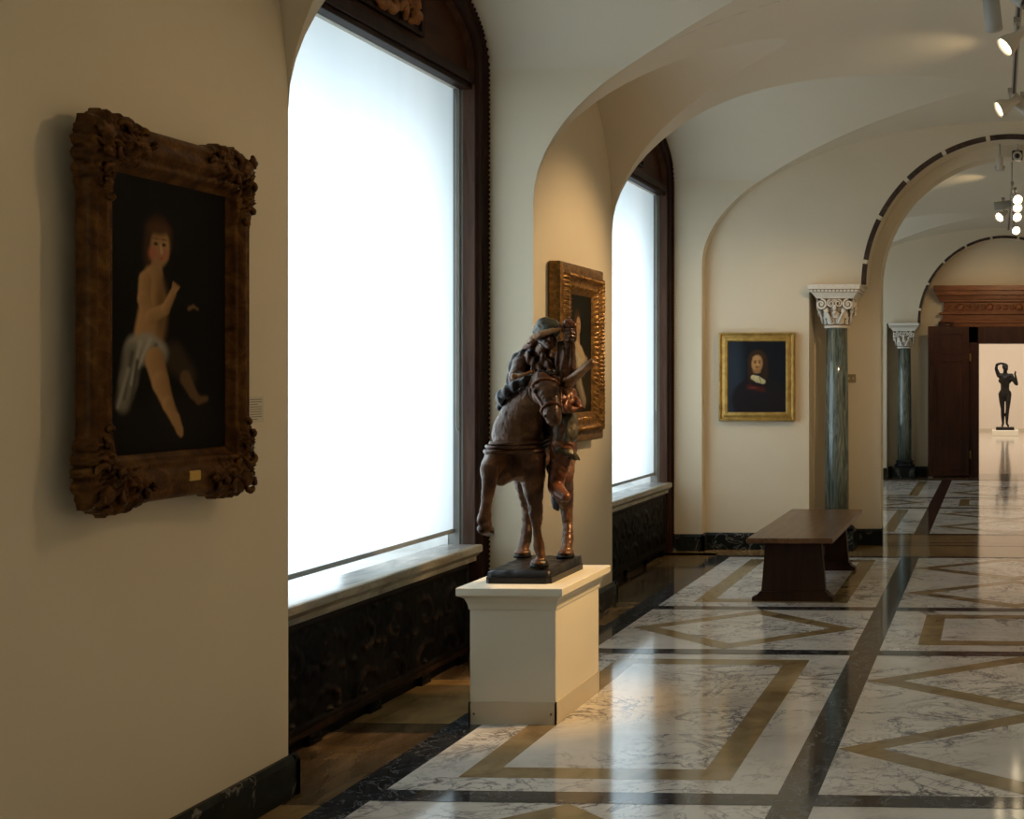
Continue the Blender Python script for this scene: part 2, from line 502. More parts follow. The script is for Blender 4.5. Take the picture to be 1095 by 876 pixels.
CAPZ = 2.445
def arch_wall(ya, order2, y_in, y_out, yb):
    mb = MB()
    h1 = arch_poly(RO, 0, 44, 1.87, CAPZ)
    wall_with_hole(mb, ya, h1, XF - .2, XWR + .05, 4.1)
    soffit(mb, h1, ya, y_in)
    if order2:
        h2 = arch_poly(RI, 0, 44)
        wall_with_hole(mb, y_in, h2, CX - 1.95, CX + 1.95, 4.0)
        soffit(mb, h2, y_in, y_out)
        wall_with_hole(mb, y_out, h2, CX - 1.95, CX + 1.95, 4.0)
        soffit(mb, h1, y_out, yb)
        wall_with_hole(mb, yb, h1, XF - .2, XWR + .05, 4.1)
    return tag(mb.build('wall_far', M['paint'], weld=False, fix=False), kind='structure')
arch_wall(YE, True, 11.52, 11.78, Y2B)
arch_wall(Y2E, False, 19.56, 0, 0)

# inlaid archivolt bands
def archivolt(name, Y, r0, r1):
    mb = MB(); n = 110
    for k in range(n):
        a, b = PI * k / n, PI * (k + 1) / n
        dark = (k % 11) != 5
        if not dark:
            continue
        P = []
        for ang in (a, b):
            P.append([(CX + r * math.cos(ang), y, AZ + r * math.sin(ang)) for r, y in ((r0, Y + .02), (r0, Y - .006), (r1, Y - .006), (r1, Y + .02))])
        mb.grid(P, 0, False, closed_v=True)
    return tag(mb.build(name, M['arch_inlay'], weld=False), kind='structure')
M['arch_inlay'] = marble_flow('dark_arch_inlay', [(.3, (.015, .008, .006)), (.55, (.06, .03, .02)), (.75, (.14, .09, .06))], 9, (1, 1, 1), .3, slab=False)
archivolt('trim_1', YE, 1.338, 1.384)
archivolt('trim_2', Y2E, 1.338, 1.378)

# wall behind the second arch, with the doorway, then the third room
DX0, DX1, DZ = -.30, .58, 2.16
mb = MB(); Y = 19.56
mb.quad((-2.4, Y, 0), (DX0, Y, 0), (DX0, Y, 4.1), (-2.4, Y, 4.1))
mb.quad((DX1, Y, 0), (2.7, Y, 0), (2.7, Y, 4.1), (DX1, Y, 4.1))
mb.quad((DX0, Y, DZ), (DX1, Y, DZ), (DX1, Y, 4.1), (DX0, Y, 4.1))
tag(mb.build('wall_far', M['paint'], weld=False, fix=False), kind='structure')
mb = MB()
R3 = (-5.0, 5.0, 19.95, 35.9, 5.0)
mb.quad((R3[0], R3[3], 0), (R3[1], R3[3], 0), (R3[1], R3[3], R3[4]), (R3[0], R3[3], R3[4]))
mb.quad((R3[0], R3[2], 0), (R3[0], R3[3], 0), (R3[0], R3[3], R3[4]), (R3[0], R3[2], R3[4]))
mb.quad((R3[1], R3[2], 0), (R3[1], R3[3], 0), (R3[1], R3[3], R3[4]), (R3[1], R3[2], R3[4]))
for a, b, z in ((R3[0], DX0, 0), (DX1, R3[1], 0), (DX0, DX1, DZ)):
    mb.quad((a, R3[2], z), (b, R3[2], z), (b, R3[2], R3[4]), (a, R3[2], R3[4]))
tag(mb.build('wall_end', M['white_room'], weld=False, fix=False), kind='structure')
tag(MB().quad((R3[0], R3[2], R3[4]), (R3[1], R3[2], R3[4]), (R3[1], R3[3], R3[4]), (R3[0], R3[3], R3[4])).build('ceiling', M['white_room'], fix=False), kind='structure')
tag(MB().box(R3[0], R3[1], R3[3] - .02, R3[3] + .01, 0, .07).build('baseboard_end', M['plinth_strip']), kind='structure')

# ------------------------------------------------------------------ floor
class Floor:
    def __init__(s): s.v = []; s.f = []; s.m = []; s.slab = []
    def poly(s, pts, mi, lvl):
        n = len(s.v); s.v += [(x, y, lvl * .0005) for x, y in pts]
        s.f.append(tuple(range(n, n + len(pts)))); s.m.append(mi)
        s.slab.append((random.uniform(0, 60), random.uniform(0, 60), random.uniform(0, 60)))
    def rect(s, x0, x1, y0, y1, mi, lvl): s.poly([(x0, y0), (x1, y0), (x1, y1), (x0, y1)], mi, lvl)
F_W, F_T, F_D, F_B, F_G, F_R = range(6)
fl = Floor()
SL0, SL1 = -2.515, -2.36       # left dark strip
SM0, SM1 = -.835, -.68         # main dark strip
SR0, SR1 = .96, 1.115          # its twin on the other side
def floor_room(y0, y1, strips, dark, first_big, endw):
    fl.rect(XF - .2, XWR + .1, y0 - .3, y1 + .5, F_B, 0)
    # border courses of brown and golden marble
    yy = y0
    k = 0
    while yy < y1 + .1:
        L = random.choice((.45, .62, .8))
        if k % 3 == 1: fl.rect(XF, SL0, yy, yy + L, F_G, 1)
        else: fl.rect(XF, SL0, yy, yy + L, F_B, 1)
        if k % 3 == 1: fl.rect(-2.86, SL0 - .2, yy + .02, yy + L * .55, F_B if k % 2 else F_G, 2)
        yy += L; k += 1
    fl.rect(SL0, SL1, y0, y1, dark, 2)
    fl.rect(SR1 + 1.5, SR1 + 1.66, y0, y1, dark, 2)
    fl.rect(SM0, SM1, y0, y1, dark, 3)
    fl.rect(SR0, SR1, y0, y1, dark, 3)
    cols = [(SL1, SM0, 0), (SM1, SR0, 1), (SR1, SR1 + 1.5, 0)]
    for i in range(len(strips) - 1):
        a, b = strips[i], strips[i + 1]
        big = (i % 2 == 0) == first_big
        for x0, x1, c in cols:
            ya, yb = a + .055, b - .055
            rectangle = (big and c == 0) or (not big and c == 1)
            fl.rect(x0, x1, ya, yb, F_W, 1)
            if rectangle:
                w = .13
                ix0, ix1, iy0, iy1 = x0 + .215, x1 - .215, ya + .16, yb - .13
                # book-matched outer slabs
                fl.rect(x0, (x0 + x1) / 2, ya, iy0, F_W, 2); fl.rect((x0 + x1) / 2, x1, ya, iy0, F_W, 2)
                fl.rect(ix1, x1, iy0, (iy0 + iy1) / 2, F_W, 2)
                fl.rect(x0, ix0, iy0, (iy0 + iy1) / 2, F_W, 2)
                for X0, X1, Y0, Y1 in ((ix0 + w, ix1 - w, iy0, iy0 + w), (ix0 + w, ix1 - w, iy1 - w, iy1), (ix0, ix0 + w, iy0, iy1), (ix1 - w, ix1, iy0, iy1)):
                    fl.rect(X0, X1, Y0, Y1, F_T, 3)
                if big:
                    q = [iy0 + w + (iy1 - iy0 - 2 * w) * t for t in (0, .27, .62, 1)]
                    for j in range(3):
                        fl.rect(ix0 + w, ix1 - w, q[j], q[j + 1], F_W, 3)
                else:
                    fl.rect(ix0 + w, ix1 - w, iy0 + w, iy1 - w, F_W, 3)
            else:
                segs = [(ya, yb)] if not big else [(ya, (ya + yb) / 2), ((ya + yb) / 2, yb)]
                for sa, sb in segs:
                    cx, cy = (x0 + x1) / 2, (sa + sb) / 2
                    m = .045 if c == 0 else -.0
                    hx, hy = (x1 - x0) / 2 - m, (sb - sa) / 2 - .01
                    # corner triangles as separate slabs
                    fl.poly([(x0, sa), (cx, sa), (x0, cy)], F_W, 2); fl.poly([(x1, sb), (cx, sb), (x1, cy)], F_W, 2)
                    fl.poly([(x1, sa), (x1, cy), (cx, sa)], F_W, 2)
                    fl.poly([(cx - hx, cy), (cx, cy - hy), (cx + hx, cy), (cx, cy + hy)], F_T, 3)
                    wx, wy = .17 * hx / .72, .17 * hy / .72 * 1.1
                    fl.poly([(cx - hx + wx, cy), (cx, cy - hy + wy), (cx + hx - wx, cy), (cx, cy + hy - wy)], F_W, 4)
    for s_ in strips:
        w = .062 if s_ != strips[-1] and s_ != strips[0] else endw
        fl.rect(SL1, SM0, s_ - w, s_ + w, dark, 4); fl.rect(SM1, SR0, s_ - w, s_ + w, dark, 4); fl.rect(SR1, SR1 + 1.5, s_ - w, s_ + w, dark, 4)
floor_room(YB, 10.79, [-.55, .78, 3.235, 4.565, 7.015, 8.345, 10.77], F_D, False, .035)
fl.rect(SL0, SR1 + 1.6, 10.745, 10.80, F_D, 5)
fl.rect(XF, XWR, 10.80, 11.5, F_G, 1)
fl.rect(-1.75, 2.05, 11.48, 11.54, F_D, 3)
fl.rect(-1.75, 2.05, 11.54, 11.66, F_G, 3)
fl.rect(-1.75, 2.05, 11.66, 11.73, F_D, 3)
fl.rect(-1.75, 2.05, 11.73, 12.26, F_G, 3)
fl.rect(-2.6, 2.6, 12.26, 12.32, F_R, 5)
floor_room(12.30, 18.85, [12.32, 14.8, 16.06, 18.8], F_R, True, .035)
fl.rect(XF, XWR, 18.83, 20.0, F_B, 5)
fl.rect(R3[0], R3[1], 19.95, R3[3], 6, 1)
me = bpy.data.meshes.new('floor'); me.from_pydata(fl.v, [], fl.f)
me.polygons.foreach_set('material_index', fl.m)
at = me.attributes.new('slab', 'FLOAT_VECTOR', 'FACE')
at.data.foreach_set('vector', [c for s_ in fl.slab for c in s_])
M['floor_room3'] = flat_mat('pale_polished_floor', (.50, .44, .36), .10, 0, .12, 3)
tag(mesh_obj('floor', me, [M[k] for k in ('marble_white', 'marble_tan', 'marble_dark', 'marble_brown', 'marble_gold', 'marble_red', 'floor_room3')]), kind='structure')

# baseboards
def base_run(mb, x0, y0, x1, y1, nx, ny, d=.03, h=.155):
    """skirting along a wall segment, standing out by d along (nx, ny), with a sloped cap"""
    prof = [(0, 0), (d, 0), (d, h - .02), (d * .55, h), (0, h)]
    P = []
    for x, y in ((x0, y0), (x1, y1)):
        P.append([(x + nx * a, y + ny * a, z) for a, z in prof])
    mb.grid(P, 0, False, closed_v=True)
    for r in P: mb.add(r, [tuple(range(5))])
for piers, wins, end in ((PIERS, WINS, (11.08, 11.2)), (PIERS2, WINS2, (18.9, 19.2))):
    mb = MB()
    for a, b in piers + [end]:
        base_run(mb, XW, a - .03, XW, b + .03, 1, 0)
    for a, b in wins:
        base_run(mb, XF + .04, a, XW + .03, a, 0, 1)
        base_run(mb, XF + .04, b, XW + .03, b, 0, -1)
    tag(mb.build('baseboard_left', M['marble_base']), kind='structure')
mb = MB()
for s_ in (-1, 1):
    fx = lambda X: CX + s_ * (X - CX)
    base_run(mb, fx(XW), YE, fx(NX + .0), YE, 0, -1)
    base_run(mb, fx(NX), YE - .03, fx(NX), 11.52, -s_ * -1, 0)
    base_run(mb, fx(NX), 11.52, fx(CX - RI + .02), 11.52, 0, -1)
    base_run(mb, fx(CX - RI), 11.50, fx(CX - RI), 11.78, -s_, 0, .02)
    base_run(mb, fx(XW), Y2E, fx(NX), Y2E, 0, -1)
    base_run(mb, fx(NX), 19.55, fx(-1.1), 19.55, 0, -1)
tag(mb.build('baseboard_far', M['marble_base']), kind='structure')
mb = MB(); base_run(mb, XWR, YB, XWR, YE, -1, 0); base_run(mb, XWR, Y2B, XWR, Y2E, -1, 0)
tag(mb.build('baseboard_right', M['marble_base']), kind='structure')

# ------------------------------------------------------------------ windows
def window_path(y0, y1, off, n=24, z0=0.0):
    """inside outline of the window arch, shrunk by off, as (y, z)"""
    yc, hw, hz = (y0 + y1) / 2, (y1 - y0) / 2 - off, ZCROWN - ZW - off
    pts = [(yc - hw, z0 + (ZW - z0) * k / 30) for k in range(30)]
    for k in range(n + 1):
        a = PI - PI * k / n
        pts.append((yc + hw * math.cos(a), ZW + hz * math.sin(a)))
    pts += [(yc + hw, ZW + (z0 - ZW) * (k + 1) / 30) for k in range(30)]
    return pts

def grille_height(y, z):
    """raised scrollwork of the radiator cover"""
    cw, ch = .30, .235
    cy, cz = y / cw, z / ch
    iy, iz = math.floor(cy), math.floor(cz)
    u, v = (cy - iy - .5) * 2, (cz - iz - .5) * 2
    if (iy + iz) % 2: u = -u
    r = math.hypot(u, v); th = math.atan2(v, u)
    sp = math.cos(th - 5.5 * math.sqrt(r + .02) * 1.6)
    h = max(0, sp) ** 3 * (1 - min(1, r / 1.15) ** 4)
    leaf = max(0, math.cos(3 * th + 1.0)) ** 6 * max(0, 1 - abs(r - .85) / .25)
    bead = max(0, 1 - r / .16)
    h = max(h * .8, leaf, bead)
    n2 = noise.noise(Vector((y * 26, z * 26, 3.1)))
    return h * (.75 + .5 * n2) + .3 * max(0, n2)

def make_window(idx, y0, y1, visible):
    root = tag(empty('window_%d' % idx, (XF, (y0 + y1) / 2, 0)), kind='structure')
    OX, OY = XF, (y0 + y1) / 2
    L = lambda x, y, z: (x - OX, y - OY, z)
    # carved outer frame: stepped profile with rope beads
    prof = [(-.05, -3.02), (-.05, -2.985), (.0, -2.985), (.004, -2.965), (.02, -2.955), (.035, -2.965), (.05, -2.972), (.10, -2.972), (.112, -2.96), (.135, -2.965), (.145, -2.98), (.145, -3.03)]
    P = []
    n = None
    paths = [window_path(y0, y1, o, 24) for o, x in prof]
    for j in range(len(paths[0])):
        row = []
        for (o, x), pth in zip(prof, paths):
            y, z = pth[j]
            row.append(L(x, y, z))
        P.append(row)
    mb = MB(); mb.grid(P, 0, False)
    # rope beads along the outer edge
    pth = window_path(y0, y1, .018, 40)
    acc = 0; last = pth[0]
    for a, b in zip(pth[:-1], pth[1:]):
        d = math.hypot(b[0] - a[0], b[1] - a[1]); k = max(1, int(d / .024))
        for q in range(k):
            t = (q + .5) / k
            mb.ball(L(-2.957, a[0] + (b[0] - a[0]) * t, a[1] + (b[1] - a[1]) * t), (.010, .009, .012), 6)
    mb.build('carved_frame', M['frame_wood'], root)
    # inner reveal: mauve wood then grey metal
    mb = MB()
    rp = [(.145, -2.985, 0), (.15, -3.05, 0)]
    rg = [(.15, -3.05, 1), (.152, -3.062, 1), (.165, -3.064, 1), (.165, -3.13, 1)]
    for seq, mi in ((rp, 0), (rg, 1)):
        pp = [window_path(y0, y1, o, 24, .6) for o, x, _ in seq]
        mb.grid([[L(seq[c][1], pp[c][j][0], pp[c][j][1]) for c in range(len(seq))] for j in range(len(pp[0]))], mi, False)
    mb.build('inner_frame', [M['frame_wood_inner'], M['frame_grey']], root)
    # tympanum board above the transom
    z0 = 3.27
    half = window_path(y0, y1, .12, 30, z0)
    half = [p for p in half if p[1] >= z0]
    mb = MB(); mb.prism([(p[0] - OY, p[1]) for p in half], 0, -3.06 - OX, -3.03 - OX)
    mb.build('tympanum_board', M['panel_wood'], root)
    mb = MB()
    for za, zc, xx in ((3.245, 3.275, -3.0), (3.275, 3.33, -2.985), (3.33, 3.35, -3.01)):
        mb.box(-3.07 - OX, xx - OX, y0 + .14 - OY, y1 - .14 - OY, za, zc)
    mb.build('transom', M['frame_wood'], root, bevel=.004)
    # framed heraldic relief
    rel = tag(MB().box(-3.03 - OX, -3.022 - OX, -.50, .50, 3.40, 3.82).build('relief_panel', M['frame_wood'], root), kind=None)
    mb = MB()
    for a, b, c, d in ((-.52, .52, 3.385, 3.405), (-.52, -.49, 3.39, 3.80), (.49, .52, 3.39, 3.80)):
        mb.box(-3.03 - OX, -3.005 - OX, a, b, c, d)
    mb.build('panel_moulding', M['frame_wood'], rel)
    mb = MB()
    mb.ball((-3.02 - OX, 0, 3.66), (.035, .16, .18), 20)
    mb.ball((-3.01 - OX, 0, 3.56), (.035, .10, .10), 16)
    mb.build('shield', M['shield_grey'], rel)
    mb = MB(); rr = random.Random(4)
    for s_ in (-1, 1):
        for cy, cz, R in ((.07, 3.455, .05), (.16, 3.47, .06), (.26, 3.455, .05), (.35, 3.475, .055), (.43, 3.45, .04), (.22, 3.55, .06), (.34, 3.57, .06), (.43, 3.54, .045), (.28, 3.66, .06), (.40, 3.66, .05), (.25, 3.74, .05)):
            pts = []; rad = []; ph_ = rr.uniform(0, 6.28)
            for k in range(18):
                t = k / 17; a = ph_ + t * 1.5 * PI + rr.uniform(0, .15)
                r = R * (1 - .75 * t)
                pts.append((-3.005 - OX + .012 * t, s_ * (cy + r * math.cos(a)), cz + r * math.sin(a))); rad.append(.030 * math.sin(PI * (.15 + .8 * t)))
            mb.tube(pts, rad, 6)
    mb.build('mantling', M['relief_tan'], rel)
    # stone sill with moulded front edge
    mb = MB()
    mb.box(-3.16 - OX, -2.972 - OX, y0 + .02 - OY, y1 - .17 - OY, .615, .642, 0)
    mb.prism([(-2.972 - OX, .55), (-2.968 - OX, .55), (-2.968 - OX, .575), (-2.95 - OX, .59), (-2.932 - OX, .605), (-2.932 - OX, .637), (-2.94 - OX, .642), (-2.972 - OX, .642)], 1, y0 + .02 - OY, y1 - .16 - OY, 1)
    mb.build('sill', [M['sill'], M['sill_edge']], root)
    # unseen reveal box added behind the shade to block stray light and bounce daylight
    mb = MB()
    a, b = y0 + .165 - OY, y1 - .165 - OY
    xo, xi = -3.75 - OX, -3.125 - OX
    mb.quad((xi, a, .60), (xo, a, .60), (xo, a, 3.3), (xi, a, 3.3)); mb.quad((xi, b, .60), (xo, b, .60), (xo, b, 3.3), (xi, b, 3.3))
    mb.quad((xi, a, .62), (xi, b, .62), (xo, b, .62), (xo, a, .62)); mb.quad((xi, a, 3.3), (xi, b, 3.3), (xo, b, 3.3), (xo, a, 3.3))
    mb.build('added_reveal', M['reveal'], root, fix=False)
    # roller shade, a thing of its own
    lab = ['', 'translucent white roller shade glowing with daylight, near window left of the statue',
           'translucent white roller shade in the farther window beyond the second painting'][visible] if visible else 'white roller shade in the window behind the viewer'
    sh = thing('roller_shade', lab, 'window shade', (-3.10, OY, .72), group='roller shades in the arched windows')
    sh_y0, sh_y1 = y0 + .168 - OY, y1 - .168 - OY
    mb = MB(); nn = 30
    mb.grid([[(.0, sh_y0 + (sh_y1 - sh_y0) * k / nn, z) for k in range(nn + 1)] for z in (0.0, 1.3, 2.545)], 0, True)
    mb.build('shade_fabric', M['shade'], sh, fix=False)
    mb = MB(); mb.box(-.006, .008, sh_y0, sh_y1, -.012, .012); mb.build('bottom_bar', M['hem'], sh, bevel=.003)
    mb = MB(); mb.box(-.02, .03, sh_y0, sh_y1, 2.525, 2.56); mb.build('head_rail', M['lamp_white'], sh, bevel=.003)
    pts = []
    yy = sh_y1 - .015
    for k in range(9): pts.append((.03, yy - .012, 2.52 - (2.52 - .62) * k / 8))
    for k in range(1, 8):
        a_ = PI * k / 8; pts.append((.03, yy - .012 * math.cos(a_) + .02 - .02 * math.cos(a_), .62 - .05 * math.sin(a_)))
    for k in range(9): pts.append((.03, yy + .045, .62 + (2.52 - .62) * k / 8))
    mb = MB(); mb.tube(pts, .004, 6); mb.build('pull_chain', M['chain'], sh)
    # radiator cover below the sill
    lab = 'black carved metal radiator cover under the near window' if visible == 1 else ('black carved metal radiator cover under the farther window' if visible == 2 else 'black carved radiator cover under the window behind the viewer')
    rc = thing('radiator_cover', lab, 'radiator cover', (-2.975, OY, 0), group='radiator covers below the windows')
    ga, gb = y0 + .05 - OY, y1 - .26 - OY
    ny, nz = (230, 70) if visible == 1 else ((130, 46) if visible == 2 else (40, 14))
    P = []
    for i in range(nz + 1):
        z = .075 + (.55 - .075) * i / nz
        row = []
        for j in range(ny + 1):
            y = ga + (gb - ga) * j / ny
            ed = min(z - .075, .55 - z, y - ga, gb - y)
            h = .008 if ed < .03 else (0 if ed < .04 else .020 * grille_height(y, z))
            row.append((h, y, z))
        P.append(row)
    mb = MB(); mb.grid(P, 0, True, flip=True)
    mb.box(-.03, -.012, ga, gb, .07, .555)
    mb.box(-.03, .016, ga, gb, .055, .08)
    mb.box(-.03, -.015, ga, gb, 0, .07)  # dark plate added down to the floor, standing in for shade between the feet
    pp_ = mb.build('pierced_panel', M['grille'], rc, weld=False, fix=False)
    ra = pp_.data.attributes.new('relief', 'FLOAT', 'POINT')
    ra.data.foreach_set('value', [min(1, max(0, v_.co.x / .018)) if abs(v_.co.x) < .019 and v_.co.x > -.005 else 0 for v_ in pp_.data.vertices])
    for t in (.03, .28, .52, .76, .97):
        y = ga + (gb - ga) * t
        mb = MB(); mb.box(-.02, .012, y - .05, y + .05, 0, .055); mb.ball((.008, y, .035), (.012, .05, .02), 10)
        mb.build('foot', M['grille'], rc)
    # daylight outside
    ld = bpy.data.lights.new('daylight', 'AREA'); ld.shape = 'RECTANGLE'; ld.size = 2.25; ld.size_y = 1.95
    ld.energy = DAY; ld.color = (.78, .92, 1.0)
    lo = bpy.data.objects.new('daylight', ld); lo.location = (-3.66, OY - .08, 1.80)
    lo.rotation_euler = Euler((0, -PI / 2, 0)); link(lo)
M['shield_grey'] = shaded_patina('grey_shield', (.05, .05, .04), (.10, .10, .085), (.17, .16, .13), .5, 0, 12)
M['relief_tan'] = shaded_patina('tan_carved_mantling', (.14, .05, .016), (.32, .13, .045), (.48, .24, .10), .5, 0, 10, .03, .15)
DAY = 45
make_window(1, *WINS[1], 1)
make_window(2, *WINS[2], 2)
make_window(3, *WINS[0], 0)
# light on the far side of second gallery comes from its own windows
for a, b in WINS2:
    mb = MB()
    ld = bpy.data.lights.new('daylight', 'AREA'); ld.shape = 'RECTANGLE'; ld.size = 2.2; ld.size_y = 2.4
    ld.energy = 25; ld.color = (.80, .94, 1.0)
    lo = bpy.data.objects.new('daylight', ld); lo.location = (-3.05, (a + b) / 2, 1.9); lo.rotation_euler = Euler((0, -PI / 2, 0)); link(lo)

# ------------------------------------------------------------------ frames and paintings
LEFTROT = Matrix(((0, 0, 1), (1, 0, 0), (0, 1, 0)))     # local x -> +Y, y -> Z, z -> +X
FARROT = Matrix(((1, 0, 0), (0, 0, -1), (0, 1, 0)))     # local x -> +X, y -> Z, z -> -Y

def frame_sweep(mb, w, h, prof, step=.012, orn=None, kx=1.0, ky=1.0):
    """mitred moulding: prof = list of (inset from outer edge, height); orn(side, s, L, t, inset)->extra height and outward push"""
    sides = [((-w / 2, -h / 2), (1, 0), (0, 1), w), ((w / 2, -h / 2), (0, 1), (-1, 0), h),
             ((w / 2, h / 2), (-1, 0), (0, -1), w), ((-w / 2, h / 2), (0, -1), (1, 0), h)]
    for si, (o, d, n, Ls) in enumerate(sides):
        k = max(2, int(Ls / step))
        P = []
        for i in range(k + 1):
            row = []
            ka, kb = (ky, kx) if si % 2 == 0 else (kx, ky)      # width factor of this side and of its neighbours
            for pi, (ins, ht) in enumerate(prof):
                s = ins * kb + (Ls - 2 * ins * kb) * i / k
                dh = dp = 0
                if orn: dh, dp = orn(si, s, Ls, ins, pi)
                row.append((o[0] + d[0] * s + n[0] * (ins * ka - dp), o[1] + d[1] * s + n[1] * (ins * ka - dp), ht + dh))
            P.append(row)
        mb.grid(P, 0, True)

def paint_canvas(name, w, h, nx, ny, fn, parent, z=.0, cx=0, cy=0):
    xs = np.linspace(0, 1, nx + 1); ys = np.linspace(0, 1, ny + 1)
    U, V = np.meshgrid(xs, ys)
    col = fn(U, V)
    v = np.stack([(U - .5) * w + cx, (V - .5) * h + cy, np.full_like(U, z)], -1).reshape(-1, 3)
    f = []
    for j in range(ny):
        for i in range(nx):
            a = j * (nx + 1) + i
            f.append((a, a + 1, a + nx + 2, a + nx + 1))
    me = bpy.data.meshes.new(name); me.from_pydata(v.tolist(), [], f)
    at = me.color_attributes.new('paint', 'FLOAT_COLOR', 'POINT')
    rgba = np.concatenate([col.reshape(-1, 3), np.ones((col.shape[0] * col.shape[1], 1))], 1)
    at.data.foreach_set('color', rgba.ravel())
    return mesh_obj(name, me, M['canvas'], parent)

class Paint:
    """soft-edged strokes; coordinates in picture units, aspect-corrected"""
    def __init__(s, U, V, asp, bg):
        s.x = U * asp; s.y = V
        s.c = np.zeros(U.shape + (3,)) + np.array(bg)
    def _put(s, d, soft, col, sh=None):
        a = np.clip(.5 - d / soft, 0, 1); a = a * a * (3 - 2 * a)
        c = np.array(col)[None, None, :] * (1 if sh is None else sh[..., None])
        s.c = s.c * (1 - a[..., None]) + c * a[..., None]
    def ell(s, cx, cy, rx, ry, col, soft=.02, rot=0, light=None):
        dx, dy = s.x - cx, s.y - cy
        c, n = math.cos(rot), math.sin(rot)
        px, py = (dx * c + dy * n) / rx, (-dx * n + dy * c) / ry
        d = (np.sqrt(px * px + py * py) - 1) * min(rx, ry)
        sh = None
        if light: sh = np.clip(1 + light[0] * px + light[1] * py, .15, 1.5)
        s._put(d, soft, col, sh)
    def cap(s, pts, col, soft=.015, light=None):
        for (x0, y0, r0), (x1, y1, r1) in zip(pts[:-1], pts[1:]):
            dx, dy = x1 - x0, y1 - y0; L2 = dx * dx + dy * dy + 1e-9
            t = np.clip(((s.x - x0) * dx + (s.y - y0) * dy) / L2, 0, 1)
            qx, qy = s.x - (x0 + t * dx), s.y - (y0 + t * dy)
            r = r0 + (r1 - r0) * t
            d = np.sqrt(qx * qx + qy * qy) - r
            sh = None
            if light: sh = np.clip(1 + light[0] * qx / r + light[1] * qy / r, .15, 1.5)
            s._put(d, soft, col, sh)

def child_picture(U, V):
    p = Paint(U, V, .64, (.004, .0035, .003))
    SK = (.34, .19, .08)
    p.ell(.30, .10, .30, .10, (.009, .007, .005), .12)
    p.ell(.255, .785, .070, .080, (.055, .024, .010), .04)                    # hair
    p.ell(.205, .73, .028, .07, (.045, .02, .009), .03)
    p.ell(.262, .752, .050, .072, SK, .02, -.06, (.15, .12))                  # face
    p.ell(.225, .725, .022, .026, (.38, .13, .07), .03)                       # cheek
    p.ell(.287, .728, .018, .022, (.38, .15, .08), .025)
    for ex in (.240, .282):
        p.ell(ex, .762, .011, .0065, (.03, .015, .01), .007)
        p.ell(ex, .781, .015, .003, (.12, .06, .03), .008)
    p.cap([(.266, .762, .004), (.270, .735, .008)], (.48, .29, .14), .008)
    p.ell(.264, .710, .013, .0055, (.38, .07, .05), .007)                     # mouth
    p.ell(.255, .818, .055, .024, (.07, .032, .014), .03)                     # fringe
    p.cap([(.245, .685, .028), (.24, .655, .036)], (.30, .17, .08), .018)     # neck
    p.cap([(.225, .63, .052), (.228, .54, .068), (.205, .43, .074)], SK, .022, (-.35, 0))   # trunk
    p.ell(.27, .52, .03, .10, (.16, .085, .036), .04)
    p.cap([(.185, .625, .032), (.178, .555, .031), (.215, .495, .028), (.290, .525, .022), (.330, .585, .017)], SK, .014, (-.3, .15))   # arm to chest
    for k in range(4): p.cap([(.326 + k * .005, .59, .006), (.334 + k * .010, .628 - k * .005, .004)], SK, .008)
    p.cap([(.42, .535, .008), (.445, .545, .006)], (.16, .09, .04), .012)     # other hand
    p.cap([(.445, .545, .005), (.47, .535, .004)], (.16, .09, .04), .012)
    p.cap([(.34, .35, .055), (.42, .28, .04)], (.035, .024, .013), .05)
    p.cap([(.14, .37, .055), (.20, .375, .055), (.26, .36, .045)], (.24, .215, .165), .035, (-.2, .3))   # drapery
    p.cap([(.12, .35, .045), (.10, .26, .04), (.075, .18, .03)], (.17, .15, .115), .04)
    for x0, y0, x1, y1, c in ((.16, .40, .115, .25, .36), (.21, .41, .15, .31, .38), (.12, .36, .08, .20, .07), (.24, .39, .19, .33, .10), (.10, .30, .05, .17, .28), (.145, .33, .12, .20, .06)):
        p.cap([(x0, y0, .009), (x1, y1, .006)], (c, c * .92, c * .74), .02)
    p.cap([(.235, .335, .050), (.265, .255, .044), (.305, .175, .030), (.345, .115, .022)], SK, .016, (-.35, .1))   # leg
    p.cap([(.345, .118, .024), (.368, .075, .018), (.375, .06, .012)], SK, .014)
    p.cap([(.40, .27, .03), (.44, .215, .021), (.475, .185, .015), (.52, .19, .011)], (.12, .066, .03), .018)
    return p.c

def lady_picture(U, V):
    p = Paint(U, V, .59, (.010, .010, .007))
    p.ell(.33, .28, .30, .25, (.026, .019, .011), .1)
    p.ell(.235, .77, .075, .10, (.06, .03, .013), .05)
    p.ell(.262, .735, .052, .075, (.40, .235, .12), .02, 0, (.1, .1))
    for ex in (.245, .285): p.ell(ex, .752, .010, .006, (.05, .025, .012), .006)
    p.ell(.27, .70, .014, .006, (.34, .09, .05), .007)
    p.cap([(.267, .752, .004), (.27, .722, .007)], (.46, .29, .16), .007)
    p.cap([(.255, .67, .030), (.255, .60, .040)], (.38, .235, .125), .02)
    p.cap([(.22, .555, .055), (.29, .49, .085), (.37, .43, .080)], (.42, .31, .19), .03, (.1, .2))
    p.cap([(.18, .50, .05), (.30, .38, .085), (.42, .40, .055)], (.36, .30, .205), .03, (0, .3))
    p.cap([(.46, .45, .030), (.40, .37, .045)], (.28, .22, .14), .03)
    p.cap([(.17, .40, .04), (.28, .25, .06), (.40, .10, .05)], (.24, .185, .115), .05, (.2, .1))
    for x0, y0, x1, y1, c in ((.26, .42, .36, .32, .5), (.32, .45, .42, .37, .5), (.24, .36, .30, .24, .12), (.36, .42, .40, .30, .14), (.30, .26, .38, .14, .40), (.22, .50, .30, .42, .52)):
        p.cap([(x0, y0, .008), (x1, y1, .005)], (c, c * .85, c * .6), .018)
    return p.c

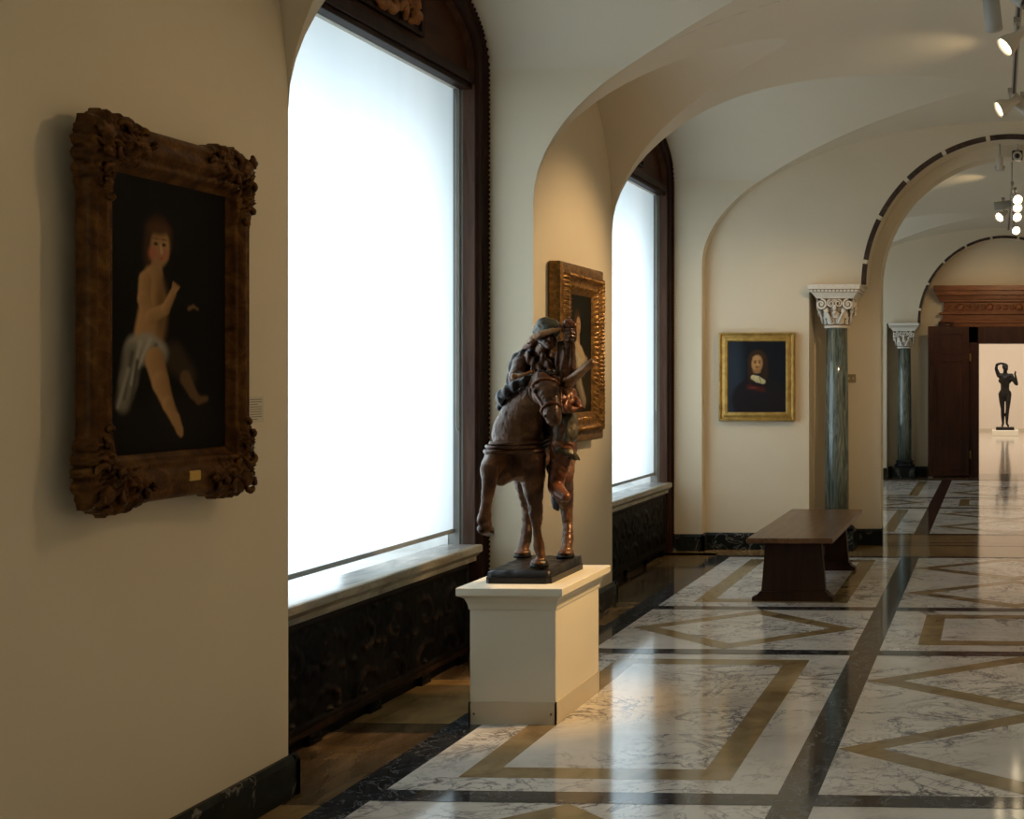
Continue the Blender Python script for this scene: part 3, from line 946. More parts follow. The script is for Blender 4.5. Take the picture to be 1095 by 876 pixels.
def man_picture(U, V):
    p = Paint(U, V, .82, (.012, .013, .016))
    p.ell(.06, .5, .16, .6, (.028, .040, .055), .2)  # bluish window reflection painted into the left of the canvas
    p.ell(.45, .18, .40, .32, (.018, .014, .016), .06)
    p.ell(.42, .715, .135, .165, (.045, .024, .013), .05)          # hair
    p.ell(.330, .58, .05, .15, (.042, .023, .013), .05)
    p.ell(.515, .60, .055, .15, (.035, .02, .012), .05)
    p.ell(.415, .685, .078, .12, (.42, .22, .085), .03, -.06, (-.25, .05))
    p.ell(.405, .765, .05, .03, (.46, .26, .11), .03)
    p.ell(.385, .70, .02, .009, (.04, .02, .01), .008); p.ell(.445, .70, .017, .008, (.035, .017, .009), .008)
    p.ell(.385, .722, .026, .006, (.06, .03, .013), .008); p.ell(.447, .722, .02, .006, (.05, .025, .012), .008)
    p.cap([(.418, .715, .008), (.428, .665, .014)], (.52, .29, .12), .012)
    p.ell(.415, .640, .032, .007, (.10, .045, .02), .008)
    p.ell(.415, .622, .022, .007, (.34, .10, .05), .008)
    p.ell(.41, .575, .05, .028, (.30, .15, .06), .03)
    p.cap([(.36, .49, .035), (.42, .465, .045), (.50, .43, .032)], (.52, .44, .24), .02, (-.1, .2))   # white collar
    p.cap([(.445, .50, .008), (.47, .42, .006)], (.25, .20, .10), .012)
    p.cap([(.30, .36, .03), (.50, .32, .03)], (.07, .016, .012), .06)
    p.ell(.36, .345, .05, .014, (.14, .03, .02), .03)
    return p.c

def ornate(seed, depth, corner_len, push):
    def f(si, s, Ls, ins, pi):
        e = min(s, Ls - s)
        t = max(0.0, min(1.0, (corner_len - e) / (corner_len * .45)))
        ce = t * t * (3 - 2 * t)
        mask = min(1, max(0, (ins - .004) / .02)) * min(1, max(0, (.128 - ins) / .02))
        p = Vector((s * 20, ins * 20, seed + si * 7.3))
        wx, wy = noise.noise(p) * .030, noise.noise(p + Vector((9, 4, 2))) * .030
        v = math.sin((s + wx) * 150) * math.sin((ins + wy) * 130 + 1.2 * math.sin(s * 48))
        leaf = 1 - abs(v) ** .6
        grit = noise.noise(Vector((s * 160, ins * 160, seed)))
        dh = mask * (ce * depth * (.25 + 1.0 * leaf + .35 * grit) + .0012 * grit)
        dp = 0
        if ins < .05:
            dp = ce * push * (.35 + .9 * abs(math.sin(s * 75 + seed)) ** .7 + .5 * grit) * (1 - ins / .05)
        return dh, dp * min(1, e / .05) ** 2
    return f

def corner_scrolls(parent, w, h, r=.05, seed=1, ht=.05, inset=.055):
    rr = random.Random(seed)
    for sx in (-1, 1):
        for sy in (-1, 1):
            mb = MB()
            ox, oy = sx * (w / 2 - inset), sy * (h / 2 - inset)
            M_ = Matrix.Rotation(math.atan2(sy, sx), 3, 'Z')
            mb.ball((ox, oy, ht * .8), (r * .8, r * .62, .022), 18, M=M_)              # central cartouche
            for dx, dy, R, dirn in ((-1.35, .35, .55, 1), (.35, -1.35, .55, -1), (-2.2, -.1, .42, -1), (-.1, -2.2, .42, 1), (.75, .25, .36, 1), (.25, .75, .36, -1), (-.95, -.95, .45, 1), (-3.0, .3, .33, 1), (.3, -3.0, .33, -1), (-3.7, -.1, .25, -1), (-.1, -3.7, .25, 1)):
                pts = []; rad = []
                ph = rr.uniform(0, 6.28)
                for k in range(15):
                    t = k / 14
                    a = ph + dirn * sx * sy * t * 3.6
                    q = r * R * (1 - .72 * t)
                    pts.append((ox + sx * r * dx + q * math.cos(a), oy + sy * r * dy + q * math.sin(a), ht + .008 * t))
                    rad.append(.0125 * math.sin(PI * (.12 + .82 * t)) * (r / .05))
                mb.tube(pts, rad, 6)
            mb.build('corner_ornament', M['gilt_dark'], parent)

# painting of the child, left
w, h = .745, 1.145
pf = thing('framed_painting', 'dark painting of a seated child in a heavy carved gilt frame', 'painting', (-2.625, 3.782, 1.787), LEFTROT)
prof0 = [(0.0, -.02), (0.0, .012), (.006, .024), (.02, .030), (.034, .028), (.045, .032), (.06, .040), (.075, .040), (.088, .032), (.096, .025), (.104, .024), (.110, .027), (.118, .024), (.130, .010), (.142, .002), (.15, -.006)]
prof = [prof0[0]]
for (a0, h0), (a1, h1) in zip(prof0[:-1], prof0[1:]):
    m_ = max(1, int(math.hypot(a1 - a0, h1 - h0) / .0045))
    prof += [(a0 + (a1 - a0) * q / m_, h0 + (h1 - h0) * q / m_) for q in range(1, m_ + 1)]
mb = MB(); frame_sweep(mb, w, h, prof, .0042, ornate(2.2, .017, .26, .020), .70, 1.02)
mb.box(-w / 2 + .01, w / 2 - .01, -h / 2 + .01, h / 2 - .01, -.03, -.012)
fr = mb.build('frame', M['gilt_dark'], pf, weld=False, fix=False)
corner_scrolls(fr, w + .02, h + .02, .050, 3, .042, .052)
for bb in ((-.333, -.320, -.05, .15, .030, .0375), (.03, .085, -h / 2 + .05, -h / 2 + .083, .034, .0425)):
    tag(MB().box(*bb).build('worn_gilding', M['gilt_wear'], fr, bevel=.004), 'bright rubbed patch of gilding')
paint_canvas('canvas', w - .19, h - .29, 170, 260, child_picture, pf, .0, 0, .005)

# painting of the lady behind the statue
w, h = .80, 1.11
pf = thing('framed_painting', 'painting of a pale draped woman in a gold frame, behind the horseman statue', 'painting', (-2.645, 7.635, 1.745), LEFTROT)
def beads(si, s, Ls, ins, pi):
    g_ = noise.noise(Vector((s * 110, ins * 140, si * 3.1)))
    if pi in (5, 6): return .013 * abs(math.sin(s * PI / .026)) ** .7 + .006 * g_, .004 * g_
    if pi in (9, 10): return .008 * abs(math.sin(s * PI / .034)) + .004 * g_, 0
    if pi in (7, 8, 11): return .004 * g_, 0
    return .001 * g_, 0
prof = [(0, -.045), (0, .018), (.012, .026), (.05, .024), (.06, .018), (.066, .045), (.088, .050), (.10, .040), (.115, .030), (.135, .034), (.15, .030), (.165, .018), (.178, .012), (.186, .002)]
p0_ = prof; prof = [p0_[0]]
mb = MB(); frame_sweep(mb, w, h, p0_, .0032, beads)
mb.box(-w / 2 + .01, w / 2 - .01, -h / 2 + .01, h / 2 - .01, -.045, -.008)
mb.build('frame', M['gilt'], pf, weld=False, fix=False)
paint_canvas('canvas', w - .36, h - .36, 90, 160, lady_picture, pf, .003)

# portrait on the far wall
w, h = .70, .815
pf = thing('framed_painting', 'portrait of a man with white collar in a bright gold frame, on far wall', 'painting', (-2.204, 11.145, 1.60), FARROT)
prof = [(0, -.05), (0, .018), (.006, .024), (.016, .022), (.02, .008), (.032, .006), (.045, .012), (.058, .016), (.066, .012), (.07, .014), (.078, .010), (.084, .0)]
mb = MB(); frame_sweep(mb, w, h, prof, .05)
mb.box(-w / 2 + .01, w / 2 - .01, -h / 2 + .01, h / 2 - .01, -.05, -.006)
mb.build('frame', M['gilt_bright'], pf, weld=False, fix=False)
paint_canvas('canvas', w - .16, h - .16, 120, 150, man_picture, pf, .002)

# wall text card by the child painting
wc = tag(MB().box(-.001, .002, -.045, .045, -.048, .048).build('wall_label', M['card']), 'small printed text card on wall right of the child painting', 'label')
wc.location = (XW + .001, 4.345, 1.48)
mb = MB()
for k in range(9):
    L_ = .07 if k not in (2, 8) else .045
    mb.box(.002, .0026, -.038, -.038 + L_, .036 - k * .009, .0385 - k * .009)
mb.build('printed_text', M['ink'], wc)
# switch plate in the arch jamb
sp = tag(MB().box(-.045, .045, -.012, 0, -.04, .04).build('switch_plate', M['switch'], bevel=.004), 'small brass wall plate on the arch pier right of the near column', 'switch plate')
sp.location = (-1.375, 11.52, 1.585)
for x in (-.02, .02):
    mb = MB(); mb.box(x - .006, x + .006, -.018, -.011, -.012, .012); mb.build('switch', M['plinth_strip'], sp)

# ------------------------------------------------------------------ columns
def make_column(label, loc, detail):
    root = thing('marble_column', label, 'column', loc, None)
    n = 40 if detail else 24
    mb = MB()
    mb.box(-.17, .17, -.17, .17, 0, .17)
    mb.build('pedestal_block', M['marble_base'], root, bevel=.006)
    mb = MB()
    mb.lathe([(.155, .17), (.165, .185), (.165, .20), (.145, .215), (.13, .225), (.13, .24), (.142, .25), (.142, .265), (.118, .28)], n=n)
    mb.build('base_moulding', M['marble_base'], root)
    mb = MB(); mb.lathe([(.113, .28), (.111, .7), (.106, 1.5), (.098, 2.06)], n=n); mb.build('shaft', M['cipollino'], root)
    # capital: astragal, bell with leaves and scrolls, stepped abacus with dentils
    mb = MB()
    mb.lathe([(.100, 2.05), (.116, 2.055), (.120, 2.064), (.116, 2.073), (.104, 2.078)], n=n)
    mb.lathe([(.10, 2.07), (.108, 2.12), (.122, 2.18), (.15, 2.25), (.168, 2.32)], n=n)
    for k in range(8):
        a = 2 * PI * k / 8 + PI / 8
        for zz, rr_, s_ in ((2.085, .108, 1.0), (2.14, .118, 1.1)):
            aa = a + (PI / 8 if zz > 2.1 else 0)
            P = []
            for i in range(9):
                t = i / 8
                row = []
                for j in range(7):
                    q = (j - 3) / 3
                    wd = .042 * s_ * math.sin(PI * min(1, .12 + t * .88) ** .8) * (1 - .15 * math.cos(6 * PI * t))
                    rad = rr_ + .012 + .028 * t ** 2 - .010 * q * q + (.02 if i == 8 else 0)
                    zz_ = zz + .085 * t - (.018 if i == 8 else 0)
                    row.append((rad * math.cos(aa) - q * wd * math.sin(aa), rad * math.sin(aa) + q * wd * math.cos(aa), zz_))
                P.append(row)
            mb.grid(P, 0, True)
    def spiral(c, ax, R, tr, turns, sgn, ph):
        pts = []; rad = []
        for k in range(30):
            t = k / 29; a = ph + sgn * t * turns * 2 * PI; q = R * (1 - .8 * t)
            pts.append((c[0] + ax[0] * q * math.cos(a), c[1] + ax[1] * q * math.cos(a), c[2] + q * math.sin(a))); rad.append(tr * (1 - .35 * t))
        mb.tube(pts, rad, 7)
    for k in range(4):
        a = k * PI / 2
        fx = Vector((math.cos(a), math.sin(a))); tx = Vector((-math.sin(a), math.cos(a)))
        for s_ in (-1, 1):
            c = fx * .158 + tx * s_ * .125
            spiral((c.x, c.y, 2.268), (tx.x, tx.y), .05, .013, 1.6, s_, PI / 2)
            c = fx * .165 + tx * s_ * .034
            spiral((c.x, c.y, 2.275), (tx.x, tx.y), .036, .010, 1.5, -s_, PI / 2)
            st = [fx * .125 + tx * s_ * .03, fx * .14 + tx * s_ * .06, fx * .152 + tx * s_ * .10]
            mb.tube([(p.x, p.y, z) for p, z in zip(st, (2.10, 2.17, 2.22))], [.014, .013, .010], 6)
            c = fx * .15 + tx * s_ * .125; mb.ball((c.x, c.y, 2.268), .018, 8)
            c = fx * .145 + tx * s_ * .075; mb.ball((c.x, c.y, 2.21), (.022, .022, .03), 8)
        c = fx * .17; mb.ball((c.x, c.y, 2.235), (.02, .02, .03), 8); mb.ball((c.x, c.y, 2.19), (.018, .018, .025), 8)
    mb.build('capital', M['capital'], root, weld=False)
    mb = MB()
    for r0, r1, z0, z1 in ((.172, .18, 2.32, 2.335), (.18, .215, 2.335, 2.375), (.22, .225, 2.378, 2.40), (.235, .245, 2.403, 2.444)):
        mb.add([(sx * r0, sy * r0, z0) for sx, sy in ((-1, -1), (1, -1), (1, 1), (-1, 1))] + [(sx * r1, sy * r1, z1) for sx, sy in ((-1, -1), (1, -1), (1, 1), (-1, 1))],
               [(3, 2, 1, 0), (4, 5, 6, 7), (0, 1, 5, 4), (1, 2, 6, 5), (2, 3, 7, 6), (3, 0, 4, 7)])
    for k in range(13):
        x = -.205 + .41 * k / 12
        mb.box(x - .011, x + .011, -.232, -.215, 2.378, 2.398); mb.box(x - .011, x + .011, .215, .232, 2.378, 2.398)
        mb.box(-.232, -.215, x - .011, x + .011, 2.378, 2.398); mb.box(.215, .232, x - .011, x + .011, 2.378, 2.398)
    mb.build('abacus', M['capital'], root)
    return root
make_column('green veined marble column with carved white capital, nearer one behind the bench', (-1.482, 11.29, 0), True)
make_column('green veined marble column with white capital, farther one beside the wooden door', (-1.452, 19.29, 0), False)

# ------------------------------------------------------------------ bench
b = thing('bench', 'long brown wooden trestle bench standing on the marble floor before the far wall', 'bench', (-1.44, 9.38, 0))
mb = MB(); mb.box(-.302, .302, -.94, .94, .435, .472); mb.build('seat_board', M['bench_wood'], b, bevel=.006)
for y in (-.72, .64):
    yl = y
    mb = MB()
    th = .035
    poly = [(-.205, .435), (-.235, .075), (-.262, .045), (-.30, .03), (-.30, 0), (.28, 0), (.28, .03), (.245, .045), (.225, .075), (.195, .435)]
    mb.prism(poly, 1, yl - th, yl + th)
    o = mb.build('trestle_leg', M['bench_leg'], b, bevel=.004)
    mb = MB()
    for s_ in (-1, 1):
        mb.prism([(-.30, 0), (.28, 0), (.28, .028), (.25, .042), (.232, .07), (-.242, .07), (-.265, .042), (-.30, .028)], 1, yl + s_ * th - .012, yl + s_ * th + .012)
    mb.build('foot_moulding', M['bench_leg'], o)
mb = MB(); mb.box(-.03, .03, -.70, .62, .13, .21); mb.build('stretcher', M['bench_leg'], b, bevel=.004)

# ------------------------------------------------------------------ pedestal
PX0, PX1, PY0, PY1 = -2.42, -2.02, 5.515, 6.12
pcx, pcy = (PX0 + PX1) / 2, (PY0 + PY1) / 2
pd = thing('plinth', 'cream painted pedestal with moulded top edge under the horseman statue', 'pedestal', (pcx, pcy, 0))
hx, hy = (PX1 - PX0) / 2, (PY1 - PY0) / 2
mb = MB(); mb.box(-hx, hx, -hy, hy, .0, .56); mb.build('plinth_body', M['white_paint'], pd, bevel=.003)
mb = MB()
prof = [(.004, .53), (.008, .555), (.012, .565), (.018, .58), (.032, .592), (.044, .598), (.046, .602), (.046, .632), (.043, .635)]
P = [[((hx + d) * sx, (hy + d) * sy, z) for sx, sy in ((-1, -1), (1, -1), (1, 1), (-1, 1))] for d, z in prof]
mb.grid(P, 0, False, closed_v=True); mb.add(P[-1], [(0, 1, 2, 3)])
mb.build('moulded_top', M['white_paint'], pd)
mb = MB()
for sx in (-1, 1): mb.box(sx * hx - .004 if sx > 0 else -hx - .004, hx + .004 if sx > 0 else -hx + .004, -hy - .004, hy + .004, 0, .105)
for sy in (-1, 1): mb.box(-hx - .004, hx + .004, sy * hy - .004, sy * hy + .004, 0, .105)
sk = mb.build('skirting_band', M['plinth_strip'], pd)
for x in (-hx + .02, hx - .02):
    mb = MB(); mb.ball((x, -hy - .005, .05), (.006, .003, .006), 8); mb.build('screw', M['screw'], sk)

# ------------------------------------------------------------------ organic bodies
def capsule(bm, p0, r0, p1, r1, sub=3):
    tmp = bmesh.new()
    for p, r in ((p0, r0), (p1, r1)):
        bmesh.ops.create_icosphere(tmp, subdivisions=sub, radius=r, matrix=Matrix.Translation(Vector(p)))
    res = bmesh.ops.convex_hull(tmp, input=tmp.verts)
    junk = list({g for g in res['geom_interior'] + res['geom_unused'] if isinstance(g, bmesh.types.BMVert)})
    bmesh.ops.delete(tmp, geom=junk, context='VERTS')
    _merge(bm, tmp)
def _merge(bm, tmp):
    me = bpy.data.meshes.new('tmp'); tmp.to_mesh(me); tmp.free(); bm.from_mesh(me); bpy.data.meshes.remove(me)
def ellipsoid(bm, c, r, rot=(0, 0, 0), sub=3):
    Mx = Matrix.Translation(Vector(c)) @ Euler(rot).to_matrix().to_4x4() @ Matrix.Diagonal((*r, 1))
    bmesh.ops.create_icosphere(bm, subdivisions=sub, radius=1, matrix=Mx)

def organic(name, chains, ells, mat, parent, origin=(0, 0, 0), voxel=.006, smooth=6, disp=None):
    bm = bmesh.new(); O = Vector(origin)
    for ch in chains:
        for a, b_ in zip(ch[:-1], ch[1:]):
            capsule(bm, Vector(a[:3]) - O, a[3], Vector(b_[:3]) - O, b_[3])
    for e in ells:
        ellipsoid(bm, Vector(e[0]) - O, e[1], e[2] if len(e) > 2 else (0, 0, 0))
    me = bpy.data.meshes.new(name); bm.to_mesh(me); bm.free()
    o = bpy.data.objects.new(name, me); C.objects.link(o)
    md = o.modifiers.new('r', 'REMESH'); md.mode = 'VOXEL'; md.voxel_size = voxel
    sm_ = o.modifiers.new('s', 'SMOOTH'); sm_.iterations = smooth; sm_.factor = .5
    dg = bpy.context.evaluated_depsgraph_get(); dg.update()
    new = bpy.data.meshes.new_from_object(o.evaluated_get(dg))
    o.modifiers.clear(); o.data = new; bpy.data.meshes.remove(me)
    new.name = name
    if disp:
        nv = [v.normal.copy() for v in new.vertices]
        for v, nn in zip(new.vertices, nv):
            v.co += nn * disp(v.co, nn)
    new.polygons.foreach_set('use_smooth', [True] * len(new.polygons))
    new.materials.append(mat)
    o.parent = parent
    return o

SO = Vector((-2.22, 5.82, .635))
st = thing('equestrian_statue', 'brown carved statue of a hooded rider on a horse with raised foreleg, on cream pedestal', 'statue', SO)
# base slab: stepped, irregular top
mb = MB()
bx0, bx1, by0, by1 = -.155, .14, -.225, .225
def rr_poly(x0, x1, y0, y1, c):
    return [(x0 + c, y0), (x1 - c, y0), (x1, y0 + c), (x1, y1 - c), (x1 - c, y1), (x0 + c, y1), (x0, y1 - c), (x0, y0 + c)]
mb.prism(rr_poly(bx0 - .008, bx1 + .008, by0 - .008, by1 + .008, .02), 2, 0, .028)
n = 26; P = []
for i in range(n + 1):
    row = []
    for j in range(n + 1):
        x = bx0 + (bx1 - bx0) * i / n; y = by0 + (by1 - by0) * j / n
        ed = min(i, j, n - i, n - j)
        z = .058 + .012 * (j / n) + .006 * noise.noise(Vector((x * 22, y * 22, 1)))
        if ed == 0: z = .026
        elif ed == 1: z -= .004
        if ed == 1:
            x = bx0 + (bx1 - bx0) * (i if i in (0, n) else i) / n
        row.append((x, y, z))
    P.append(row)
# push first ring out so the sides stand straight
for i in range(n + 1):
    for j in range(n + 1):
        if min(i, j, n - i, n - j) == 1:
            x, y, z = P[i][j]
            if i == 1: x = bx0 + .003
            if i == n - 1: x = bx1 - .003
            if j == 1: y = by0 + .003
            if j == n - 1: y = by1 - .003
            P[i][j] = (x, y, z)
mb.grid(P, 0, True)
mb.build('base_slab', M['bronze_black'], st, weld=False)

def hair_disp(amp, sc):
    return lambda co, nn: amp * noise.noise(co * sc) + amp * .5 * noise.noise(co * sc * 2.7)
horse_chains = [
    [(-2.246, 5.64, 1.262, .118), (-2.262, 5.76, 1.262, .135), (-2.272, 5.92, 1.29, .135), (-2.262, 6.05, 1.30, .125)],
    [(-2.250, 5.65, 1.335, .115), (-2.222, 5.64, 1.425, .097), (-2.180, 5.61, 1.505, .078), (-2.128, 5.57, 1.558, .058), (-2.098, 5.54, 1.568, .048)],
    [(-2.090, 5.53, 1.568, .056), (-2.052, 5.49, 1.528, .060), (-2.022, 5.45, 1.478, .044), (-1.996, 5.41, 1.428, .039), (-1.990, 5.405, 1.410, .036)],
    [(-2.178, 5.62, 1.22, .075), (-2.166, 5.62, 1.101, .052), (-2.160, 5.625, 1.02, .036), (-2.156, 5.63, .955, .031), (-2.158, 5.645, .90, .021), (-2.160, 5.66, .845, .020), (-2.158, 5.68, .786, .026), (-2.148, 5.672, .755, .021)],
    [(-2.305, 5.60, 1.235, .075), (-2.300, 5.50, 1.205, .052), (-2.290, 5.43, 1.184, .043), (-2.290, 5.42, 1.105, .030), (-2.304, 5.42, 1.021, .023), (-2.318, 5.43, .955, .030), (-2.318, 5.455, .928, .027)],
    [(-2.262, 5.62, 1.165, .05), (-2.285, 5.53, 1.125, .030)],
    [(-2.345, 6.05, 1.237, .09), (-2.322, 5.93, 1.10, .06), (-2.355, 6.05, .955, .034), (-2.358, 6.04, .86, .024), (-2.350, 6.0, .785, .030), (-2.352, 5.975, .745, .027)],
    [(-2.20, 6.05, 1.247, .09), (-2.140, 5.92, 1.11, .058), (-2.162, 6.05, .955, .034), (-2.152, 6.04, .86, .024), (-2.137, 6.0, .783, .029), (-2.135, 5.975, .745, .026)],
    [(-2.075, 5.555, 1.60, .017), (-2.066, 5.55, 1.638, .006)],          # ears
    [(-2.140, 5.565, 1.60, .018), (-2.145, 5.55, 1.642, .006)],
]
horse_ells = [((-2.195, 5.575, 1.235), (.075, .05, .085)), ((-2.285, 5.57, 1.245), (.07, .05, .085)),
              ((-2.080, 5.505, 1.530), (.05, .05, .058)), ((-2.012, 5.43, 1.452), (.036, .04, .045)),
              ((-2.225, 5.585, 1.175), (.085, .05, .06)), ((-2.245, 5.58, 1.36), (.07, .04, .06)),
              ((-2.154, 5.665, .725), (.036, .042, .020)), ((-2.322, 5.455, .908), (.034, .036, .028)),
              ((-2.352, 5.965, .727), (.040, .045, .020)), ((-2.135, 5.965, .727), (.040, .045, .020)),
              ((-2.262, 6.06, 1.31), (.14, .12, .13)),
              ((-2.080, 5.445, 1.545), (.018, .014, .011)), ((-2.010, 5.470, 1.545), (.018, .014, .011)),   # brows
              ((-2.012, 5.378, 1.426), (.012, .010, .012)), ((-1.972, 5.388, 1.426), (.012, .010, .012))]
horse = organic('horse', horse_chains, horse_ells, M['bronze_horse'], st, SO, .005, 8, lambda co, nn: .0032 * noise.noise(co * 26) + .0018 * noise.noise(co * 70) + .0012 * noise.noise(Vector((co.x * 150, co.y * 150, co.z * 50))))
# hooves, mane, eyes, nostrils, bridle, breast strap, tail
for (x, y, z, tx) in ((-2.154, 5.668, .702, 0), (-2.352, 5.967, .702, 0), (-2.135, 5.967, .702, 0)):
    mb = MB(); mb.lathe([(.043, 0), (.042, .012), (.034, .036)], c=(x - SO.x, y - SO.y, z - SO.z), n=18); mb.build('hoof', M['bronze_black'], horse)
mb = MB(); Mx = Euler((1.15, 0, -.2)).to_matrix()
mb.lathe([(.036, 0), (.034, .012), (.027, .032)], c=(-2.322 - SO.x, 5.462 - SO.y, .885 - SO.z), n=18, M=Euler((-.5, .1, 0)).to_matrix()); mb.build('hoof', M['bronze_black'], horse)
mane = [[(-2.10, 5.60, 1.60, .022), (-2.16, 5.66, 1.575, .03), (-2.215, 5.71, 1.50, .034), (-2.25, 5.75, 1.42, .034)],
        [(-2.10, 5.53, 1.595, .012), (-2.078, 5.495, 1.575, .008)]]
organic('mane', mane, [], M['bronze_blue'], horse, SO, .006, 3, lambda co, nn: .006 * math.sin(co.z * 130 + co.x * 60))
tail = [[(-2.262, 6.17, 1.33, .03), (-2.262, 6.22, 1.22, .038), (-2.255, 6.20, 1.06, .040), (-2.25, 6.17, .96, .030), (-2.25, 6.15, .93, .018)]]
organic('tail', tail, [], M['bronze_blue'], horse, SO, .007, 3, lambda co, nn: .004 * math.sin(co.x * 160 + co.y * 90))
def ring(c, ax, ry, rz, n=28):
    """ellipse loop round centre c; ax = (u, v) axes"""
    u, v = Vector(ax[0]), Vector(ax[1])
    return [tuple(Vector(c) - SO + u * ry * math.cos(2 * PI * k / n) + v * rz * math.sin(2 * PI * k / n)) for k in range(n + 1)]
from mathutils.bvhtree import BVHTree
bv = BVHTree.FromPolygons([v.co.copy() for v in horse.data.vertices], [tuple(p.vertices) for p in horse.data.polygons])
def wrap(c, axis, n=40, lift=.003, a0=0.0, a1=2 * PI, reach=.35, ref=(0, 0, 1)):
    """closed or open loop laid on the horse's surface round centre c, in the plane across axis"""
    c = Vector(c) - SO; ax = Vector(axis).normalized()
    u = ax.cross(Vector(ref)).normalized(); v = ax.cross(u).normalized()
    out = []
    for k in range(n + 1):
        a = a0 + (a1 - a0) * k / n
        d_ = u * math.cos(a) + v * math.sin(a)
        hit = bv.ray_cast(c + d_ * reach, -d_, reach)
        if hit[0] is not None:
            q = hit[0] + d_ * lift
            if not out or (q - out[-1]).length < .06: out.append(q)
    return out
hd = Vector((.093, -.125, -.147)).normalized()         # poll to muzzle
hu = Vector((1, .75, 0)).normalized(); hv = hd.cross(hu).normalized()
mb = MB()
mb.tube(wrap((-2.008, 5.425, 1.455), hd, reach=.075), .0075, 6)
mb.tube(wrap((-2.070, 5.505, 1.55), hd, reach=.10), .0075, 6)
for s_ in (-1, 1):
    pts = []
    for t in np.linspace(0, 1, 9):
        c_ = Vector((-2.070, 5.505, 1.55)).lerp(Vector((-2.008, 5.425, 1.455)), float(t)) - SO
        d_ = (hu * s_ + hv * .25).normalized()
        hit = bv.ray_cast(c_ + d_ * .12, -d_, .12)
        if hit[0] is not None: pts.append(hit[0] + d_ * .003)
    if len(pts) > 2: mb.tube(pts, .0065, 6)
mb.build('bridle', M['bronze_red'], horse)
mb = MB()
for zz in (1.268, 1.288, 1.306):
    pts = []
    for k in range(33):
        a = PI * 1.02 + PI * .96 * k / 32
        d_ = Vector((math.cos(a), math.sin(a), 0))
        c_ = Vector((-2.245, 5.74, zz - .016 * math.sin(PI * k / 32))) - SO
        hit = bv.ray_cast(c_ + d_ * .32, -d_, .32)
        if hit[0] is not None and (not pts or (hit[0] - pts[-1]).length < .07): pts.append(hit[0] + d_ * .002)
    mb.tube(pts, .0105, 6)
mb.build('breast_strap', M['bronze_rider'], horse)
for c_ in ((-2.086, 5.436, 1.534), (-2.002, 5.462, 1.532)):
    mb = MB(); mb.ball(tuple(Vector(c_) - SO), .010, 10); mb.build('eye', M['bronze_black'], horse)
for c_ in ((-2.014, 5.368, 1.424), (-1.972, 5.379, 1.424)):
    mb = MB(); mb.ball(tuple(Vector(c_) - SO), (.006, .005, .008), 8); mb.build('nostril', M['bronze_black'], horse)

# the rider: one continuous figure leaning forward over the neck
rider_chains = [
    [(-2.185, 5.86, 1.39, .10), (-2.195, 5.83, 1.50, .085), (-2.205, 5.78, 1.60, .085), (-2.20, 5.755, 1.66, .07)],
    [(-2.255, 5.73, 1.665, .048), (-2.13, 5.77, 1.675, .048)],
    [(-2.17, 5.73, 1.70, .036), (-2.125, 5.68, 1.755, .034)],
    [(-2.12, 5.675, 1.79, .046), (-2.095, 5.64, 1.765, .036)],             # head and jaw
    [(-2.255, 5.72, 1.66, .048), (-2.245, 5.62, 1.59, .038), (-2.16, 5.57, 1.585, .028), (-2.075, 5.56, 1.595, .024)],   # right arm
    [(-2.13, 5.79, 1.668, .050), (-2.04, 5.70, 1.605, .042), (-2.015, 5.67, 1.70, .032), (-2.010, 5.655, 1.765, .022)],   # left arm raised
    [(-2.12, 5.80, 1.40, .080), (-2.032, 5.64, 1.345, .056), (-2.042, 5.64, 1.255, .046), (-2.068, 5.645, 1.12, .033), (-2.066, 5.635, 1.08, .030), (-2.02, 5.58, 1.058, .026), (-1.985, 5.555, 1.045, .020)],
    [(-2.26, 5.86, 1.40, .080), (-2.375, 5.90, 1.33, .055), (-2.40, 5.94, 1.22, .04), (-2.40, 5.98, 1.14, .03), (-2.41, 5.92, 1.12, .022)],
]
rider_ells = [((-2.078, 5.612, 1.778), (.011, .014, .014)), ((-2.088, 5.615, 1.752), (.014, .010, .006)),
              ((-2.085, 5.61, 1.738), (.018, .018, .014)), ((-2.148, 5.655, 1.775), (.008, .014, .018))]
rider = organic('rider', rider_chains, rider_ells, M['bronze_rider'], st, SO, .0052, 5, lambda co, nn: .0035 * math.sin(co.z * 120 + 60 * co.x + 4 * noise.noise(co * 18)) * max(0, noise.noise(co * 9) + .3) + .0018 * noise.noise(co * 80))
# hand raised beside the face: palm, four fingers and a thumb
hb = Vector((-2.006, 5.648, 1.79))
hand_ch = [[(hb.x, hb.y, hb.z - .02, .020), (hb.x, hb.y - .004, hb.z + .02, .022)]]
for k in range(4):
    z = hb.z + .030 - k * .0165; Lk = (.030, .036, .035, .028)[k]
    hand_ch.append([(hb.x - .012, hb.y - .018, z, .0085), (hb.x + Lk * .5, hb.y - .024, z + .002, .008), (hb.x + Lk * .8, hb.y - .006, z, .007)])
hand_ch.append([(hb.x - .008, hb.y - .012, hb.z + .02, .010), (hb.x - .028, hb.y - .026, hb.z + .036, .009), (hb.x - .034, hb.y - .03, hb.z + .052, .007)])
organic('raised_hand', hand_ch, [], M['bronze_rider'], rider, SO, .0032, 2)
hc = Vector((-2.062, 5.553, 1.592))
hand_ch = [[(hc.x - .01, hc.y, hc.z, .018), (hc.x + .02, hc.y - .004, hc.z - .004, .019)]]
for k in range(4):
    hand_ch.append([(hc.x + .014 + k * .010, hc.y - .01, hc.z + .012 - k * .002, .007), (hc.x + .022 + k * .010, hc.y - .024, hc.z - .004, .0068), (hc.x + .016 + k * .010, hc.y - .016, hc.z - .020, .006)])
hand_ch.append([(hc.x - .004, hc.y - .008, hc.z + .014, .008), (hc.x + .018, hc.y - .022, hc.z + .022, .007)])
